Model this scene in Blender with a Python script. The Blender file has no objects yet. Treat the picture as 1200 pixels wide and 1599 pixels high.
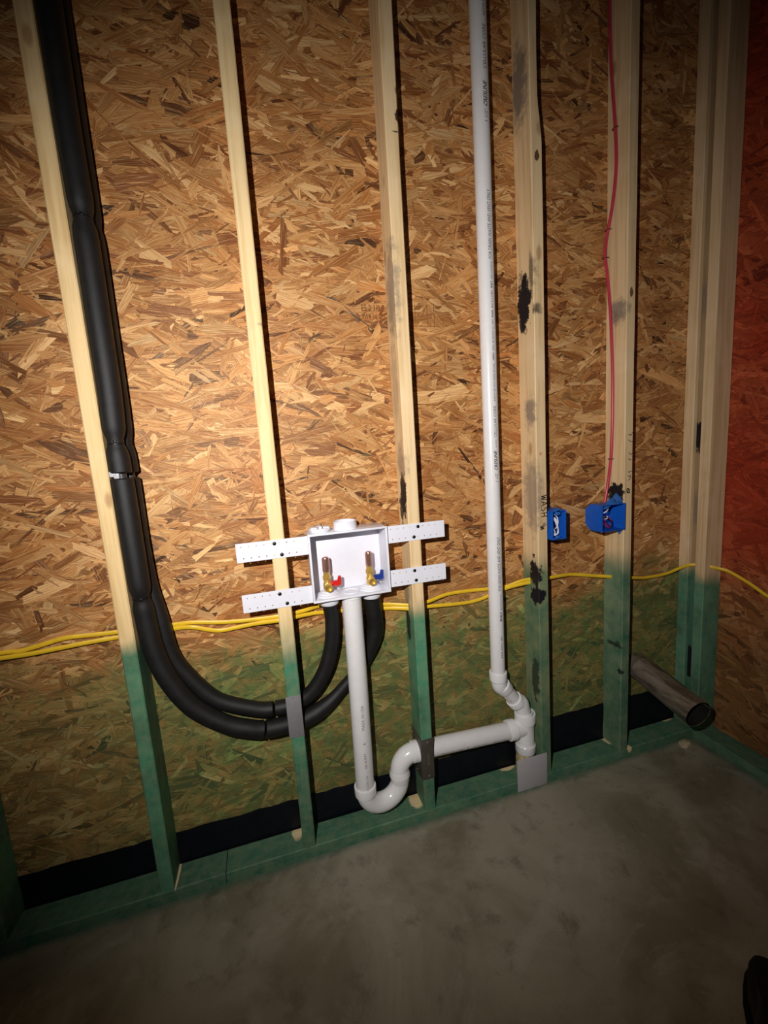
import bpy, bmesh, math, random
import numpy as np
from mathutils import Vector, Matrix
from mathutils.geometry import tessellate_polygon

SC = bpy.context.scene
COL = SC.collection
random.seed(7)

# ------------------------------------------------------------------ camera
cam_d = bpy.data.cameras.new('camera')
cam_d.sensor_fit = 'HORIZONTAL'
cam_d.sensor_width = 36.0
cam_d.lens = 646.7 / 1200 * 36.0
cam_d.clip_start = 0.02
cam = bpy.data.objects.new('camera', cam_d)
COL.objects.link(cam)
_yaw, _pitch, _roll = 0.2669, 0.1428, -0.0664
_f = Vector((math.sin(_yaw) * math.cos(_pitch), math.cos(_yaw) * math.cos(_pitch), -math.sin(_pitch)))
_r = Vector((math.cos(_yaw), -math.sin(_yaw), 0))
_u = _r.cross(_f)
_r2 = math.cos(_roll) * _r + math.sin(_roll) * _u
_u2 = -math.sin(_roll) * _r + math.cos(_roll) * _u
M = Matrix((_r2, _u2, -_f)).transposed().to_4x4()
M.translation = Vector((0.4178, -1.1794, 1.2479))
cam.matrix_world = M
SC.camera = cam

# ------------------------------------------------------------------ world, lamp, exposure
world = bpy.data.worlds.new('world')
SC.world = world
world.use_nodes = True
world.node_tree.nodes['Background'].inputs[0].default_value = (0.9, 0.85, 0.8, 1)
world.node_tree.nodes['Background'].inputs[1].default_value = 0.010

lamp_d = bpy.data.lights.new('hand_torch', 'SPOT')
lamp_d.energy = 97
lamp_d.color = (1.0, 0.965, 0.94)
lamp_d.spot_size = math.radians(112)
lamp_d.spot_blend = 1.0
lamp_d.shadow_soft_size = 0.008
lamp = bpy.data.objects.new('hand_torch', lamp_d)
COL.objects.link(lamp)
lamp.location = (0.19, -1.21, 1.455)
lamp.rotation_euler = (Vector((0.68, 0.05, 1.20)) - lamp.location).to_track_quat('-Z', 'Y').to_euler()

vs = SC.view_settings
vs.view_transform = 'Standard'
vs.look = 'None'
vs.gamma = 1.0
vs.use_curve_mapping = False
vs.exposure = 0.0


# ------------------------------------------------------------------ colour + node helpers
def lin(r, g, b):
    def c(v):
        v /= 255.0
        return v / 12.92 if v <= 0.04045 else ((v + 0.055) / 1.055) ** 2.4
    return (c(r), c(g), c(b), 1.0)


class NT:
    def __init__(self, name):
        self.m = bpy.data.materials.new(name)
        self.m.use_nodes = True
        self.t = self.m.node_tree
        self.b = self.t.nodes['Principled BSDF']

    def n(self, kind, **kw):
        nd = self.t.nodes.new('ShaderNode' + kind)
        for k, v in kw.items():
            setattr(nd, k, v)
        return nd

    def put(self, sock, v):
        if isinstance(v, bpy.types.NodeSocket):
            self.t.links.new(v, sock)
        elif v is not None:
            if isinstance(v, (int, float)) and sock.type in ('VECTOR', 'RGBA'):
                v = (v, v, v) if sock.type == 'VECTOR' else (v, v, v, 1)
            sock.default_value = v

    def math(self, op, a, b=None, c=None, clamp=False):
        nd = self.n('Math', operation=op, use_clamp=clamp)
        self.put(nd.inputs[0], a)
        self.put(nd.inputs[1], b)
        self.put(nd.inputs[2], c)
        return nd.outputs[0]

    def vmath(self, op, a, b=None):
        nd = self.n('VectorMath', operation=op)
        self.put(nd.inputs[0], a)
        self.put(nd.inputs[1], b)
        return nd.outputs['Value'] if op == 'LENGTH' else nd.outputs[0]

    def mix(self, f, a, b, mode='MIX'):
        nd = self.n('Mix', data_type='RGBA', blend_type=mode)
        self.put(nd.inputs['Factor'], f)
        self.put(nd.inputs[6], a)
        self.put(nd.inputs[7], b)
        return nd.outputs[2]

    def noise(self, vec, scale=5, detail=4, rough=0.6, dist=0.0):
        nd = self.n('TexNoise')
        self.put(nd.inputs['Vector'], vec)
        nd.inputs['Scale'].default_value = scale
        nd.inputs['Detail'].default_value = detail
        nd.inputs['Roughness'].default_value = rough
        nd.inputs['Distortion'].default_value = dist
        return nd.outputs['Fac']

    def ramp(self, fac, lo, hi, a=0.0, b=1.0):
        nd = self.n('MapRange', interpolation_type='SMOOTHSTEP')
        self.put(nd.inputs[0], fac)
        nd.inputs[1].default_value = lo
        nd.inputs[2].default_value = hi
        nd.inputs[3].default_value = a
        nd.inputs[4].default_value = b
        return nd.outputs[0]

    def pos(self):
        return self.n('NewGeometry').outputs['Position']

    def z(self, p):
        nd = self.n('SeparateXYZ')
        self.put(nd.inputs[0], p)
        return nd.outputs

    def bump(self, h, strength=0.3, dist=0.002):
        nd = self.n('Bump')
        nd.inputs['Strength'].default_value = strength
        nd.inputs['Distance'].default_value = dist
        self.put(nd.inputs['Height'], h)
        self.put(self.b.inputs['Normal'], nd.outputs[0])

    def out(self, col=None, rough=None, metal=None, spec=None):
        self.put(self.b.inputs['Base Color'], col)
        self.put(self.b.inputs['Roughness'], rough)
        self.put(self.b.inputs['Metallic'], metal)
        if spec is not None:
            self.put(self.b.inputs['Specular IOR Level'], spec)
        return self.m

    def blotch(self, p, nz, c, r, soft=0.25, k=0.8):
        """soft-edged ellipsoidal stain mask round world point c with radii r, ragged by noise nz"""
        d = self.vmath('LENGTH', self.vmath('DIVIDE', self.vmath('SUBTRACT', p, c), r))
        d = self.math('MULTIPLY_ADD', self.math('SUBTRACT', nz, 0.5), k * 2, d)
        return self.ramp(d, 1.0 - soft, 1.0 + soft, 1.0, 0.0)


def plain(name, col, rough=0.5, metal=0.0, spec=0.5, var=0.06, bump=0.0, bscale=300):
    t = NT(name)
    p = t.pos()
    nz = t.noise(p, 40, 3)
    c = t.mix(t.ramp(nz, 0.3, 0.7, 0, 1), [x * (1 - var) for x in col[:3]] + [1], [min(1, x * (1 + var)) for x in col[:3]] + [1])
    if bump:
        t.bump(t.noise(p, bscale, 3), bump, 0.001)
    return t.out(c, t.math('MULTIPLY_ADD', nz, 0.1, rough - 0.05), metal, spec)


# ------------------------------------------------------------------ timber materials
GREEN = lin(60, 138, 106)
GREEN_DK = lin(38, 100, 78)


def timber(name, base=(236, 212, 164), stains=(), green=0.79, bare=(), seed=0.0, axis='Z', gcol=None, soft=0.045):
    """pine with grain along the axis, green dye below a height, black/grey smears and bare patches"""
    t = NT(name)
    p = t.pos()
    off = t.vmath('ADD', p, (seed * 3.1, seed * 1.7, seed * 0.9))
    st = (30, 30, 1.1) if axis == 'Z' else ((1.1, 30, 30) if axis == 'X' else (30, 1.1, 30))
    gv = t.vmath('MULTIPLY', off, st)
    g1 = t.noise(gv, 2.2, 5, 0.6, 0.4)
    fine = t.noise(t.vmath('MULTIPLY', off, [s * 5 for s in st]), 3.0, 3, 0.7)
    big = t.noise(off, 6, 3, 0.6)
    nz = t.noise(off, 34, 5, 0.7)
    b = lin(*base)
    dk = lin(base[0] * 0.86, base[1] * 0.80, base[2] * 0.70)
    lt = lin(min(255, base[0] * 1.04), min(255, base[1] * 1.05), min(255, base[2] * 1.1))
    c = t.mix(t.ramp(g1, 0.42, 0.66, 0.0, 0.6), b, dk)
    c = t.mix(t.ramp(big, 0.5, 0.7, 0, 0.6), c, lt)
    c = t.mix(t.ramp(fine, 0.55, 0.75, 0, 0.25), c, dk)
    # knots
    vor = t.n('TexVoronoi')
    vor.inputs['Scale'].default_value = 1.0
    t.put(vor.inputs['Vector'], t.vmath('MULTIPLY', off, (9, 9, 4) if axis == 'Z' else (4, 9, 9)))
    kn = t.ramp(vor.outputs['Distance'], 0.05, 0.12, 0.55, 0.0)
    c = t.mix(kn, c, lin(150, 96, 50))
    z = t.z(p)[2]
    if green:
        lim = t.math('MULTIPLY_ADD', t.math('SUBTRACT', big, 0.5), 0.10, z)
        lim = t.math('MULTIPLY_ADD', t.math('SUBTRACT', fine, 0.5), 0.05, lim)
        gm = t.ramp(lim, green - soft, green + soft, 1.0, 0.0)
        gc = t.mix(t.ramp(big, 0.35, 0.65), gcol or GREEN, GREEN_DK)
        gc = t.mix(t.ramp(g1, 0.4, 0.7, 0, 0.2), gc, lin(120, 156, 116))
        gm = t.math('MULTIPLY', gm, t.ramp(nz, 0.2, 0.75, 1.0, 0.86))
        for ctr, rad in bare:
            gm = t.math('MULTIPLY', gm, t.math('SUBTRACT', 1.0, t.blotch(p, nz, ctr, rad, 0.2, 0.6)))
        c = t.mix(gm, c, gc)
    for ctr, rad, col, amt in stains:
        mk = t.blotch(p, nz, ctr, rad, 0.12 if amt > 0.85 else 0.45, 1.2)
        c = t.mix(t.math('MULTIPLY', mk, amt), c, col)
    t.bump(t.math('ADD', g1, t.math('MULTIPLY', fine, 0.6)), 0.35, 0.0012)
    return t.out(c, 0.62, 0.0, 0.3)


BLACK = lin(26, 24, 28)
GREY = lin(120, 108, 100)

# ------------------------------------------------------------------ sheathing materials
def osb(name, red=False):
    t = NT(name)
    p = t.pos()
    xyz = t.z(p)
    at = t.n('Attribute', attribute_name='strand')
    uv = t.n('UVMap').outputs[0]
    gr = t.noise(t.vmath('MULTIPLY', uv, (12, 420, 1)), 1.0, 4, 0.65, 0.3)
    sp = t.noise(t.vmath('MULTIPLY', uv, (60, 900, 1)), 1.0, 2, 0.7)
    big = t.noise(p, 3.2, 4, 0.6)
    nz = t.noise(p, 26, 4, 0.65)
    c = at.outputs['Color']
    c = t.mix(t.ramp(gr, 0.42, 0.66, 0, 0.85), c, t.mix(1.0, c, lin(196, 158, 122), 'MULTIPLY'))
    c = t.mix(t.ramp(gr, 0.48, 0.30, 0, 0.5), c, lin(240, 206, 150))
    c = t.mix(t.ramp(sp, 0.58, 0.8, 0, 0.45), c, lin(118, 72, 38))
    c = t.mix(t.ramp(big, 0.45, 0.7, 0, 0.35), c, t.mix(1.0, c, lin(222, 190, 160), 'MULTIPLY'))
    if red:
        c = t.mix(t.math('MULTIPLY', t.ramp(big, 0.2, 0.7, 0.75, 0.95), t.ramp(xyz[2], 0.5, 0.85, 0.45, 1.0)),
                  c, t.mix(0.45, t.mix(1.0, c, lin(232, 88, 70), 'MULTIPLY'), lin(156, 58, 46)))
        lim = t.math('MULTIPLY_ADD', t.math('SUBTRACT', big, 0.5), 0.5, xyz[2])
        c = t.mix(t.ramp(lim, 0.35, 0.75, 0.45, 0.0), c, lin(70, 84, 52))
    else:
        lim = t.math('MULTIPLY_ADD', t.math('SUBTRACT', big, 0.5), 0.36, xyz[2])
        lim = t.math('MULTIPLY_ADD', t.math('SUBTRACT', nz, 0.5), 0.16, lim)
        gm = t.ramp(lim, 0.60, 0.80, 1.0, 0.0)
        gm = t.math('MULTIPLY', gm, t.ramp(nz, 0.36, 0.68, 1.0, 0.62))
        gm = t.math('MULTIPLY', gm, t.ramp(xyz[0], -0.35, 0.25, 0.55, 1.0))
        gg = t.mix(1.0, t.mix(0.42, c, lin(176, 176, 150)), lin(150, 196, 152), 'MULTIPLY')
        c = t.mix(gm, c, gg)
        # a snapped red chalk line on the boards
        d = t.math('ABSOLUTE', t.math('SUBTRACT', xyz[2], t.math('MULTIPLY_ADD', xyz[0], -0.035, 1.239)))
        ln = t.ramp(d, 0.0012, 0.0035, 1.0, 0.0)
        ln = t.math('MULTIPLY', ln, t.ramp(t.noise(p, 45, 3), 0.40, 0.6))
        ln = t.math('MULTIPLY', ln, t.ramp(xyz[0], 0.6, 1.0, 0.6, 0.0))
        c = t.mix(ln, c, lin(150, 52, 40))
    t.bump(t.math('ADD', gr, t.math('MULTIPLY', sp, 0.5)), 0.5, 0.0015)
    t.put(t.b.inputs['Specular Tint'], t.mix(0.75, (1, 1, 1, 1), lin(236, 196, 140)))
    return t.out(c, t.ramp(gr, 0.3, 0.7, 0.36, 0.5), 0.0, 0.4 if red else 0.75)


def concrete():
    t = NT('concrete')
    p = t.pos()
    n1 = t.noise(p, 2.6, 6, 0.62, 0.6)
    n2 = t.noise(p, 11, 6, 0.7, 0.3)
    n3 = t.noise(t.vmath('ADD', p, (7, 3, 0)), 5.0, 5, 0.65, 1.2)
    fine = t.noise(p, 160, 3, 0.7)
    c = t.mix(t.ramp(n1, 0.35, 0.65), lin(124, 116, 94), lin(158, 150, 130))
    c = t.mix(t.ramp(n3, 0.54, 0.64, 0, 0.45), c, lin(166, 162, 146))
    c = t.mix(t.ramp(n2, 0.52, 0.72, 0, 0.6), c, lin(98, 84, 66))
    c = t.mix(t.ramp(fine, 0.55, 0.8, 0, 0.3), c, lin(84, 76, 62))
    xyz = t.z(p)
    # green dye oversprayed along the plates
    gy = t.math('MULTIPLY_ADD', t.math('SUBTRACT', n2, 0.5), 0.05, xyz[1])
    gm = t.ramp(gy, -0.028, 0.004, 0.0, 0.7)
    c = t.mix(gm, c, lin(66, 100, 80))
    gx = t.math('MULTIPLY_ADD', t.math('SUBTRACT', n2, 0.5), 0.05, xyz[0])
    c = t.mix(t.ramp(gx, 1.96, 2.0, 0.0, 0.6), c, lin(66, 100, 80))
    t.bump(t.math('ADD', t.math('MULTIPLY', n2, 1.0), t.math('MULTIPLY', fine, 0.25)), 0.35, 0.006)
    return t.out(c, t.ramp(n1, 0.3, 0.7, 0.5, 0.75), 0.0, 0.35)


M_OSB = osb('oriented_strand_board')
M_OSBR = osb('red_oriented_strand_board', True)
M_CONC = concrete()
M_PVC = plain('white_pvc', lin(232, 229, 228), 0.28, var=0.02)
M_PVCFIT = plain('white_pvc_fitting', lin(240, 238, 237), 0.2, var=0.02)
M_PVCDIRTY = None
M_BOX = plain('white_box_plastic', lin(232, 232, 240), 0.38, var=0.015)
M_FOAM = plain('black_foam', lin(25, 24, 24), 0.5, spec=0.4, var=0.15, bump=0.5, bscale=900)
M_PEX = plain('grey_tube', lin(58, 58, 62), 0.4)
M_TIE = plain('grey_clip', lin(190, 190, 195), 0.4)
M_BRASS = plain('brass', lin(226, 186, 98), 0.30, 0.6, var=0.08)
M_COPPER = plain('copper', lin(200, 150, 132), 0.16, 0.75, var=0.06)
M_RED = plain('red_plastic', lin(206, 34, 28), 0.35)
M_BLUEH = plain('blue_plastic_handle', lin(24, 52, 130), 0.35)
M_SCREW = plain('black_screw', lin(28, 28, 30), 0.4, 0.5)
M_YEL = plain('yellow_cable_jacket', lin(240, 196, 44), 0.4, var=0.06)
M_REDC = plain('red_cable_jacket', lin(190, 58, 76), 0.3, var=0.05)
M_BLUE = plain('blue_box_plastic', lin(22, 92, 196), 0.4, var=0.05, bump=0.15)
M_BLUED = plain('blue_bracket_plastic', lin(48, 104, 178), 0.45, var=0.08)
M_WIREW = plain('white_wire', lin(230, 226, 236), 0.4)
M_WIRER = plain('dark_red_wire', lin(150, 40, 62), 0.4)
M_WIREB = plain('black_wire', lin(26, 24, 30), 0.4)
M_PLATE = plain('galvanised_plate', lin(140, 138, 140), 0.6, 0.3, var=0.05)
M_CARD = plain('pale_grey_plate', lin(182, 178, 180), 0.7, 0.0, var=0.02)
M_DARKST = plain('dark_steel', lin(88, 82, 74), 0.5, 0.35, var=0.12)
M_NAIL = plain('nail_head', lin(170, 165, 150), 0.35, 0.8)
M_MEMB = plain('black_plastic_sheet', lin(14, 16, 24), 0.45, spec=0.25, var=0.2)
M_INK = plain('black_ink', lin(44, 41, 48), 0.6, spec=0.2)
M_INKB = plain('bold_black_ink', lin(30, 28, 34), 0.6, spec=0.2)
M_INKG = plain('grey_ink', lin(138, 134, 136), 0.6, spec=0.2)
M_INKBR = plain('brown_stamp_ink', lin(126, 80, 46), 0.7, spec=0.1)
M_BOOT = plain('black_boot_leather', lin(16, 12, 12), 0.6, spec=0.2, var=0.1, bump=0.3)
M_SOLE = plain('black_rubber', lin(12, 11, 11), 0.8, spec=0.1)
M_CRUMB = plain('mortar', lin(176, 160, 126), 0.9, var=0.2, bump=0.5, bscale=120)
M_STAPLE = plain('staple_wire', lin(70, 58, 52), 0.5, 0.5)


def duct_mat():
    t = NT('galvanised_duct')
    p = t.pos()
    n1 = t.noise(t.vmath('MULTIPLY', p, (40, 6, 40)), 1.0, 4)
    n2 = t.noise(p, 60, 4)
    c = t.mix(t.ramp(n1, 0.4, 0.65), lin(150, 138, 122), lin(92, 80, 66))  # pale streaks in the base colour stand in for highlights on the metal
    c = t.mix(t.ramp(n2, 0.5, 0.75, 0, 0.5), c, lin(90, 78, 64))
    t.bump(n2, 0.15, 0.001)
    return t.out(c, t.ramp(n2, 0.3, 0.7, 0.26, 0.45), 0.5)


M_DUCT = duct_mat()
M_DUCTIN = plain('dark_duct_inside', lin(34, 32, 30), 0.8, 0.0, spec=0.1)  # plain dark colour for the inner face of the duct


def dirty_pvc():
    t = NT('stained_pvc')
    p = t.pos()
    n = t.noise(p, 55, 5, 0.7)
    c = t.mix(t.ramp(n, 0.4, 0.62), lin(206, 192, 146), lin(150, 132, 84))
    return t.out(c, 0.6)


M_PVCDIRTY = dirty_pvc()

# ------------------------------------------------------------------ object helpers
ROOT = {}


def finish(bm, name, mat, smooth=35):
    me = bpy.data.meshes.new(name)
    bm.normal_update()
    bm.to_mesh(me)
    bm.free()
    me.materials.append(mat)
    if smooth:
        me.polygons.foreach_set('use_smooth', [True] * len(me.polygons))
        me.set_sharp_from_angle(angle=math.radians(smooth))
    return me


def obj(name, bm, mat, parent=None, loc=None, smooth=35):
    """link a bmesh (built in world metres) as one object; a part keeps its place under its thing"""
    if loc is not None:
        bmesh.ops.translate(bm, verts=bm.verts, vec=-Vector(loc))
    o = bpy.data.objects.new(name, finish(bm, name, mat, smooth))
    COL.objects.link(o)
    if loc is not None:
        o.location = loc
        ROOT[o.name] = Vector(loc)
    if parent is not None:
        o.parent = parent
        if parent.name in ROOT:
            o.matrix_parent_inverse = Matrix.Translation(-ROOT[parent.name])
    return o


def tag(o, label, cat, group=None):
    o['label'] = label
    o['category'] = cat
    if group:
        o['group'] = group
    return o


def thing(name, label, cat, loc, group=None):
    o = bpy.data.objects.new(name, None)
    o.empty_display_size = 0.05
    COL.objects.link(o)
    o.location = loc
    ROOT[o.name] = Vector(loc)
    return tag(o, label, cat, group)


def struct(o):
    o['kind'] = 'structure'
    return o


def stuff(o):
    o['kind'] = 'stuff'
    return o


# ------------------------------------------------------------------ shape helpers
def box(bm, x0, x1, y0, y1, z0, z1, bev=0.0):
    vs_ = [bm.verts.new((x, y, z)) for x in (x0, x1) for y in (y0, y1) for z in (z0, z1)]
    idx = [(0, 1, 3, 2), (4, 6, 7, 5), (0, 4, 5, 1), (2, 3, 7, 6), (0, 2, 6, 4), (1, 5, 7, 3)]
    fs = [bm.faces.new([vs_[i] for i in f]) for f in idx]
    if bev:
        es = list({e for f in fs for e in f.edges})
        bmesh.ops.bevel(bm, geom=es, offset=bev, segments=2, affect='EDGES', profile=0.5)
    return bm


def frames(path):
    pts = [Vector(p) for p in path]
    tans = []
    for i in range(len(pts)):
        a = pts[max(0, i - 1)]
        b = pts[min(len(pts) - 1, i + 1)]
        tans.append((b - a).normalized())
    t0 = tans[0]
    up = Vector((0, -1, 0)) if abs(t0.y) < 0.9 else Vector((0, 0, 1))
    u = (up - t0 * up.dot(t0)).normalized()
    out = []
    for t in tans:
        u = (u - t * u.dot(t)).normalized()
        out.append((u.copy(), t.cross(u)))
    return pts, tans, out


def sweep(bm, path, r, n=16, caps=True, flat=None):
    """tube along a path; r is a number or a list; flat=(a,b) gives an oval section, b along world z"""
    pts, tans, fr = frames(path)
    rings = []
    for i, p in enumerate(pts):
        ri = r[i] if isinstance(r, (list, tuple)) else r
        u, v = fr[i]
        ring = []
        if flat:
            zz = Vector((0, 0, 1))
            t = tans[i]
            v2 = (zz - t * zz.dot(t))
            v2 = v2.normalized() if v2.length > 0.05 else v
            u2 = t.cross(v2)
        for k in range(n):
            a = 2 * math.pi * k / n
            if flat:
                ring.append(bm.verts.new(p + u2 * (math.cos(a) * flat[0]) + v2 * (math.sin(a) * flat[1])))
            else:
                ring.append(bm.verts.new(p + u * (math.cos(a) * ri) + v * (math.sin(a) * ri)))
        rings.append(ring)
    for a, b in zip(rings, rings[1:]):
        for k in range(n):
            bm.faces.new((a[k], a[(k + 1) % n], b[(k + 1) % n], b[k]))
    if caps:
        bm.faces.new(list(reversed(rings[0])))
        bm.faces.new(rings[-1])
    return bm


def lathe(bm, p, d, prof, n=32):
    """profile [(along, radius), ...] turned round the axis through p with direction d"""
    p = Vector(p)
    d = Vector(d).normalized()
    up = Vector((0, 0, 1)) if abs(d.z) < 0.9 else Vector((1, 0, 0))
    u = (up - d * up.dot(d)).normalized()
    v = d.cross(u)
    rings = []
    for a, r in prof:
        c = p + d * a
        if r < 1e-6:
            rings.append([bm.verts.new(c)])
        else:
            rings.append([bm.verts.new(c + u * (math.cos(2 * math.pi * k / n) * r) + v * (math.sin(2 * math.pi * k / n) * r)) for k in range(n)])
    for a, b in zip(rings, rings[1:]):
        if len(a) == 1 and len(b) == 1:
            continue
        for k in range(n):
            k2 = (k + 1) % n
            if len(a) == 1:
                bm.faces.new((a[0], b[k2], b[k]))
            elif len(b) == 1:
                bm.faces.new((a[k], a[k2], b[0]))
            else:
                bm.faces.new((a[k], a[k2], b[k2], b[k]))
    return bm


def smooth_path(pts, sub=8):
    """Catmull-Rom through the points"""
    P = [Vector(p) for p in pts]
    P = [P[0] * 2 - P[1]] + P + [P[-1] * 2 - P[-2]]
    out = []
    for i in range(1, len(P) - 2):
        for k in range(sub):
            t = k / sub
            a, b, c, d = P[i - 1], P[i], P[i + 1], P[i + 2]
            out.append(0.5 * ((2 * b) + (c - a) * t + (2 * a - 5 * b + 4 * c - d) * t * t + (3 * b - a - 3 * c + d) * t ** 3))
    out.append(P[-2])
    return out


def arc(c, u, v, r, a0, a1, n=12):
    c, u, v = Vector(c), Vector(u), Vector(v)
    return [c + u * (r * math.cos(a0 + (a1 - a0) * k / n)) + v * (r * math.sin(a0 + (a1 - a0) * k / n)) for k in range(n + 1)]


def curve_mesh(cu):
    o = bpy.data.objects.new('tmp', cu)
    COL.objects.link(o)
    dg = bpy.context.evaluated_depsgraph_get()
    dg.update()
    me = bpy.data.meshes.new_from_object(o.evaluated_get(dg))
    bpy.data.objects.remove(o)
    bpy.data.curves.remove(cu)
    return me


def text_verts(body, size, ls=1.0, shear=0.0, bold=0.0):
    cu = bpy.data.curves.new('tmp_text', 'FONT')
    cu.body = body
    cu.size = size
    cu.space_character = ls
    cu.shear = shear
    cu.offset = bold * 0.45
    cu.resolution_u = 2
    me = curve_mesh(cu)
    v = [tuple(x.co) for x in me.vertices]
    f = [tuple(p.vertices) for p in me.polygons]
    bpy.data.meshes.remove(me)
    return v, f


def lettering(items, mapper):
    """items: (text, start along, size, italic, bold, length); mapper(along, height) -> world point; one mesh"""
    bm = bmesh.new()
    for body, s0, size, sh, bold, length in items:
        v, f = text_verts(body, size, 1.0, sh, bold)
        if not v:
            continue
        w = max(x[0] for x in v)
        k = (length / w) if length else 1.0
        fl = bmesh.new()                       # flat letters, cut fine enough to wrap round a pipe
        vv = [fl.verts.new((x[0] * k, x[1], 0)) for x in v]
        for face in f:
            try:
                fl.faces.new([vv[i] for i in face])
            except ValueError:
                pass
        for _ in range(4):
            es = [e for e in fl.edges if e.calc_length() > 0.0028]
            if not es:
                break
            bmesh.ops.subdivide_edges(fl, edges=es, cuts=1)
            bmesh.ops.triangulate(fl, faces=fl.faces[:])
        mp = {x: bm.verts.new(mapper(s0 + x.co.x, x.co.y)) for x in fl.verts}
        for face in fl.faces:
            try:
                bm.faces.new([mp[x] for x in face.verts])
            except ValueError:
                pass
        fl.free()
    return bm


def strokes(bm, lines, mapper, w):
    """pen strokes: polylines in (a, b) mapped to a flat ribbon of width w on a face"""
    for ln in lines:
        for (a0, b0), (a1, b1) in zip(ln, ln[1:]):
            d = Vector((a1 - a0, b1 - b0))
            if d.length < 1e-7:
                continue
            d.normalize()
            nx, ny = -d.y * w / 2, d.x * w / 2
            ex, ey = d.x * w * 0.3, d.y * w * 0.3
            q = [mapper(a0 + nx - ex, b0 + ny - ey), mapper(a0 - nx - ex, b0 - ny - ey), mapper(a1 - nx + ex, b1 - ny + ey), mapper(a1 + nx + ex, b1 + ny + ey)]
            bm.faces.new([bm.verts.new(x) for x in q])
    return bm


# ================================================================== SETTING
bm = bmesh.new()
box(bm, -1.6, 2.4, -3.0, 0.25, -0.12, 0.0)
struct(obj('floor', bm, M_CONC, smooth=0))


def strand_mesh(name, u0, u1, v0, v1, count, mapper, rng, lean=0.0, pal=None, inset=0.0015, slivers=0.0):
    """pressed wood strands: thin ragged flakes lying on the board, each with its own colour and tilt"""
    pal = np.array([lin(*c)[:3] for c in pal[0]]), np.array(pal[1], float)
    w = pal[1] / pal[1].sum()
    cx = rng.uniform(u0, u1, count)
    cz = rng.uniform(v0, v1, count)
    L = np.clip(rng.lognormal(math.log(0.084), 0.52, count), 0.018, 0.19)
    W = np.clip(rng.lognormal(math.log(0.0150), 0.62, count), 0.002, 0.042)
    W = np.minimum(W, L * 0.42)
    sl = rng.random(count) < slivers                 # thin splinters among the flakes
    L = np.where(sl, rng.uniform(0.025, 0.10, count), L)
    W = np.where(sl, rng.uniform(0.0012, 0.0045, count), W)
    th = rng.normal(lean, 0.50, count)
    flip = rng.random(count) < 0.12
    th[flip] += rng.uniform(-1.4, 1.4, flip.sum())
    h = rng.uniform(0.0, inset, count)
    # the eight corners of a flake: ragged, tapering ends
    base = np.array([(-.5, -.28), (-.32, -.5), (.1, -.5), (.36, -.46), (.5, -.12), (.40, .5), (-.05, .5), (-.44, .42)])
    jit = rng.normal(0, 0.075, (count, 8, 2))
    P = base[None] + jit
    P[:, :, 1] *= (1 + 0.25 * np.sin(P[:, :, 0] * 5 + rng.uniform(0, 6, count)[:, None]))
    lx = P[:, :, 0] * L[:, None]
    lz = P[:, :, 1] * W[:, None]
    c, s = np.cos(th)[:, None], np.sin(th)[:, None]
    X = cx[:, None] + lx * c - lz * s
    Z = cz[:, None] + lx * s + lz * c
    X = np.clip(X, u0, u1)
    Z = np.clip(Z, v0, v1)
    tiltu = rng.normal(0, 0.005, count)[:, None]
    tiltv = rng.normal(0, 0.05, count)[:, None]
    H = h[:, None] + np.clip(lx * tiltu + lz * tiltv, -0.0008, 0.0008) + 0.0009
    co = np.array(mapper(X.ravel(), H.ravel(), Z.ravel())).T.astype(np.float32)
    me = bpy.data.meshes.new(name)
    n = count * 8
    me.vertices.add(n)
    me.vertices.foreach_set('co', co.ravel())
    me.loops.add(n)
    me.loops.foreach_set('vertex_index', np.arange(n, dtype=np.int32))
    me.polygons.add(count)
    me.polygons.foreach_set('loop_start', np.arange(0, n, 8, dtype=np.int32))
    me.update(calc_edges=True)
    uv = me.uv_layers.new(name='UVMap')
    off = rng.uniform(0, 40, (count, 1, 2))
    U = np.stack([lx, lz], -1) + off
    uv.data.foreach_set('uv', U.reshape(-1).astype(np.float32))
    ci = rng.choice(len(w), count, p=w)
    colr = pal[0][ci] * rng.normal(1.0, 0.13, (count, 1))
    # small slivers show darker heartwood more often
    colr = np.clip(np.repeat(colr, 8, axis=0), 0.004, 0.95)
    ca = me.color_attributes.new('strand', 'FLOAT_COLOR', 'CORNER')
    ca.data.foreach_set('color', np.concatenate([colr, np.ones((n, 1))], 1).astype(np.float32).ravel())
    me.validate()
    return me


PAL = ([(228, 184, 126), (213, 163, 104), (198, 145, 88), (184, 128, 73), (164, 108, 59), (138, 85, 47), (106, 64, 36), (70, 42, 26)],
       [9, 19, 24, 22, 15, 7.5, 3.2, 0.9])
rng = np.random.default_rng(11)


def board(name, x0, x1, y0, y1, z0, z1, mat):
    bm = bmesh.new()
    box(bm, x0, x1, y0, y1, z0, z1)
    o = obj(name, bm, mat, smooth=0)
    ca = o.data.color_attributes.new('strand', 'FLOAT_COLOR', 'CORNER')
    ca.data.foreach_set('color', list(lin(178, 126, 74)) * len(ca.data))
    uv = o.data.uv_layers.new(name='UVMap')
    for l in o.data.loops:
        c = o.data.vertices[l.vertex_index].co
        uv.data[l.index].uv = (c.x + c.y, c.z)
    return struct(o)


wall_back = board('wall_back', -1.0, 2.1, 0.0905, 0.102, 0.02, 2.9, M_OSB)
me = strand_mesh('wood_strand', -0.8, 2.095, 0.10, 2.88, 22000,
                 lambda u, h, v: (u, 0.0905 - h, v), rng, 0.0, PAL, slivers=0.28)
me.materials.append(M_OSB)
o = bpy.data.objects.new('wood_strand', me)
COL.objects.link(o)
o.parent = wall_back
stuff(o)

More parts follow.
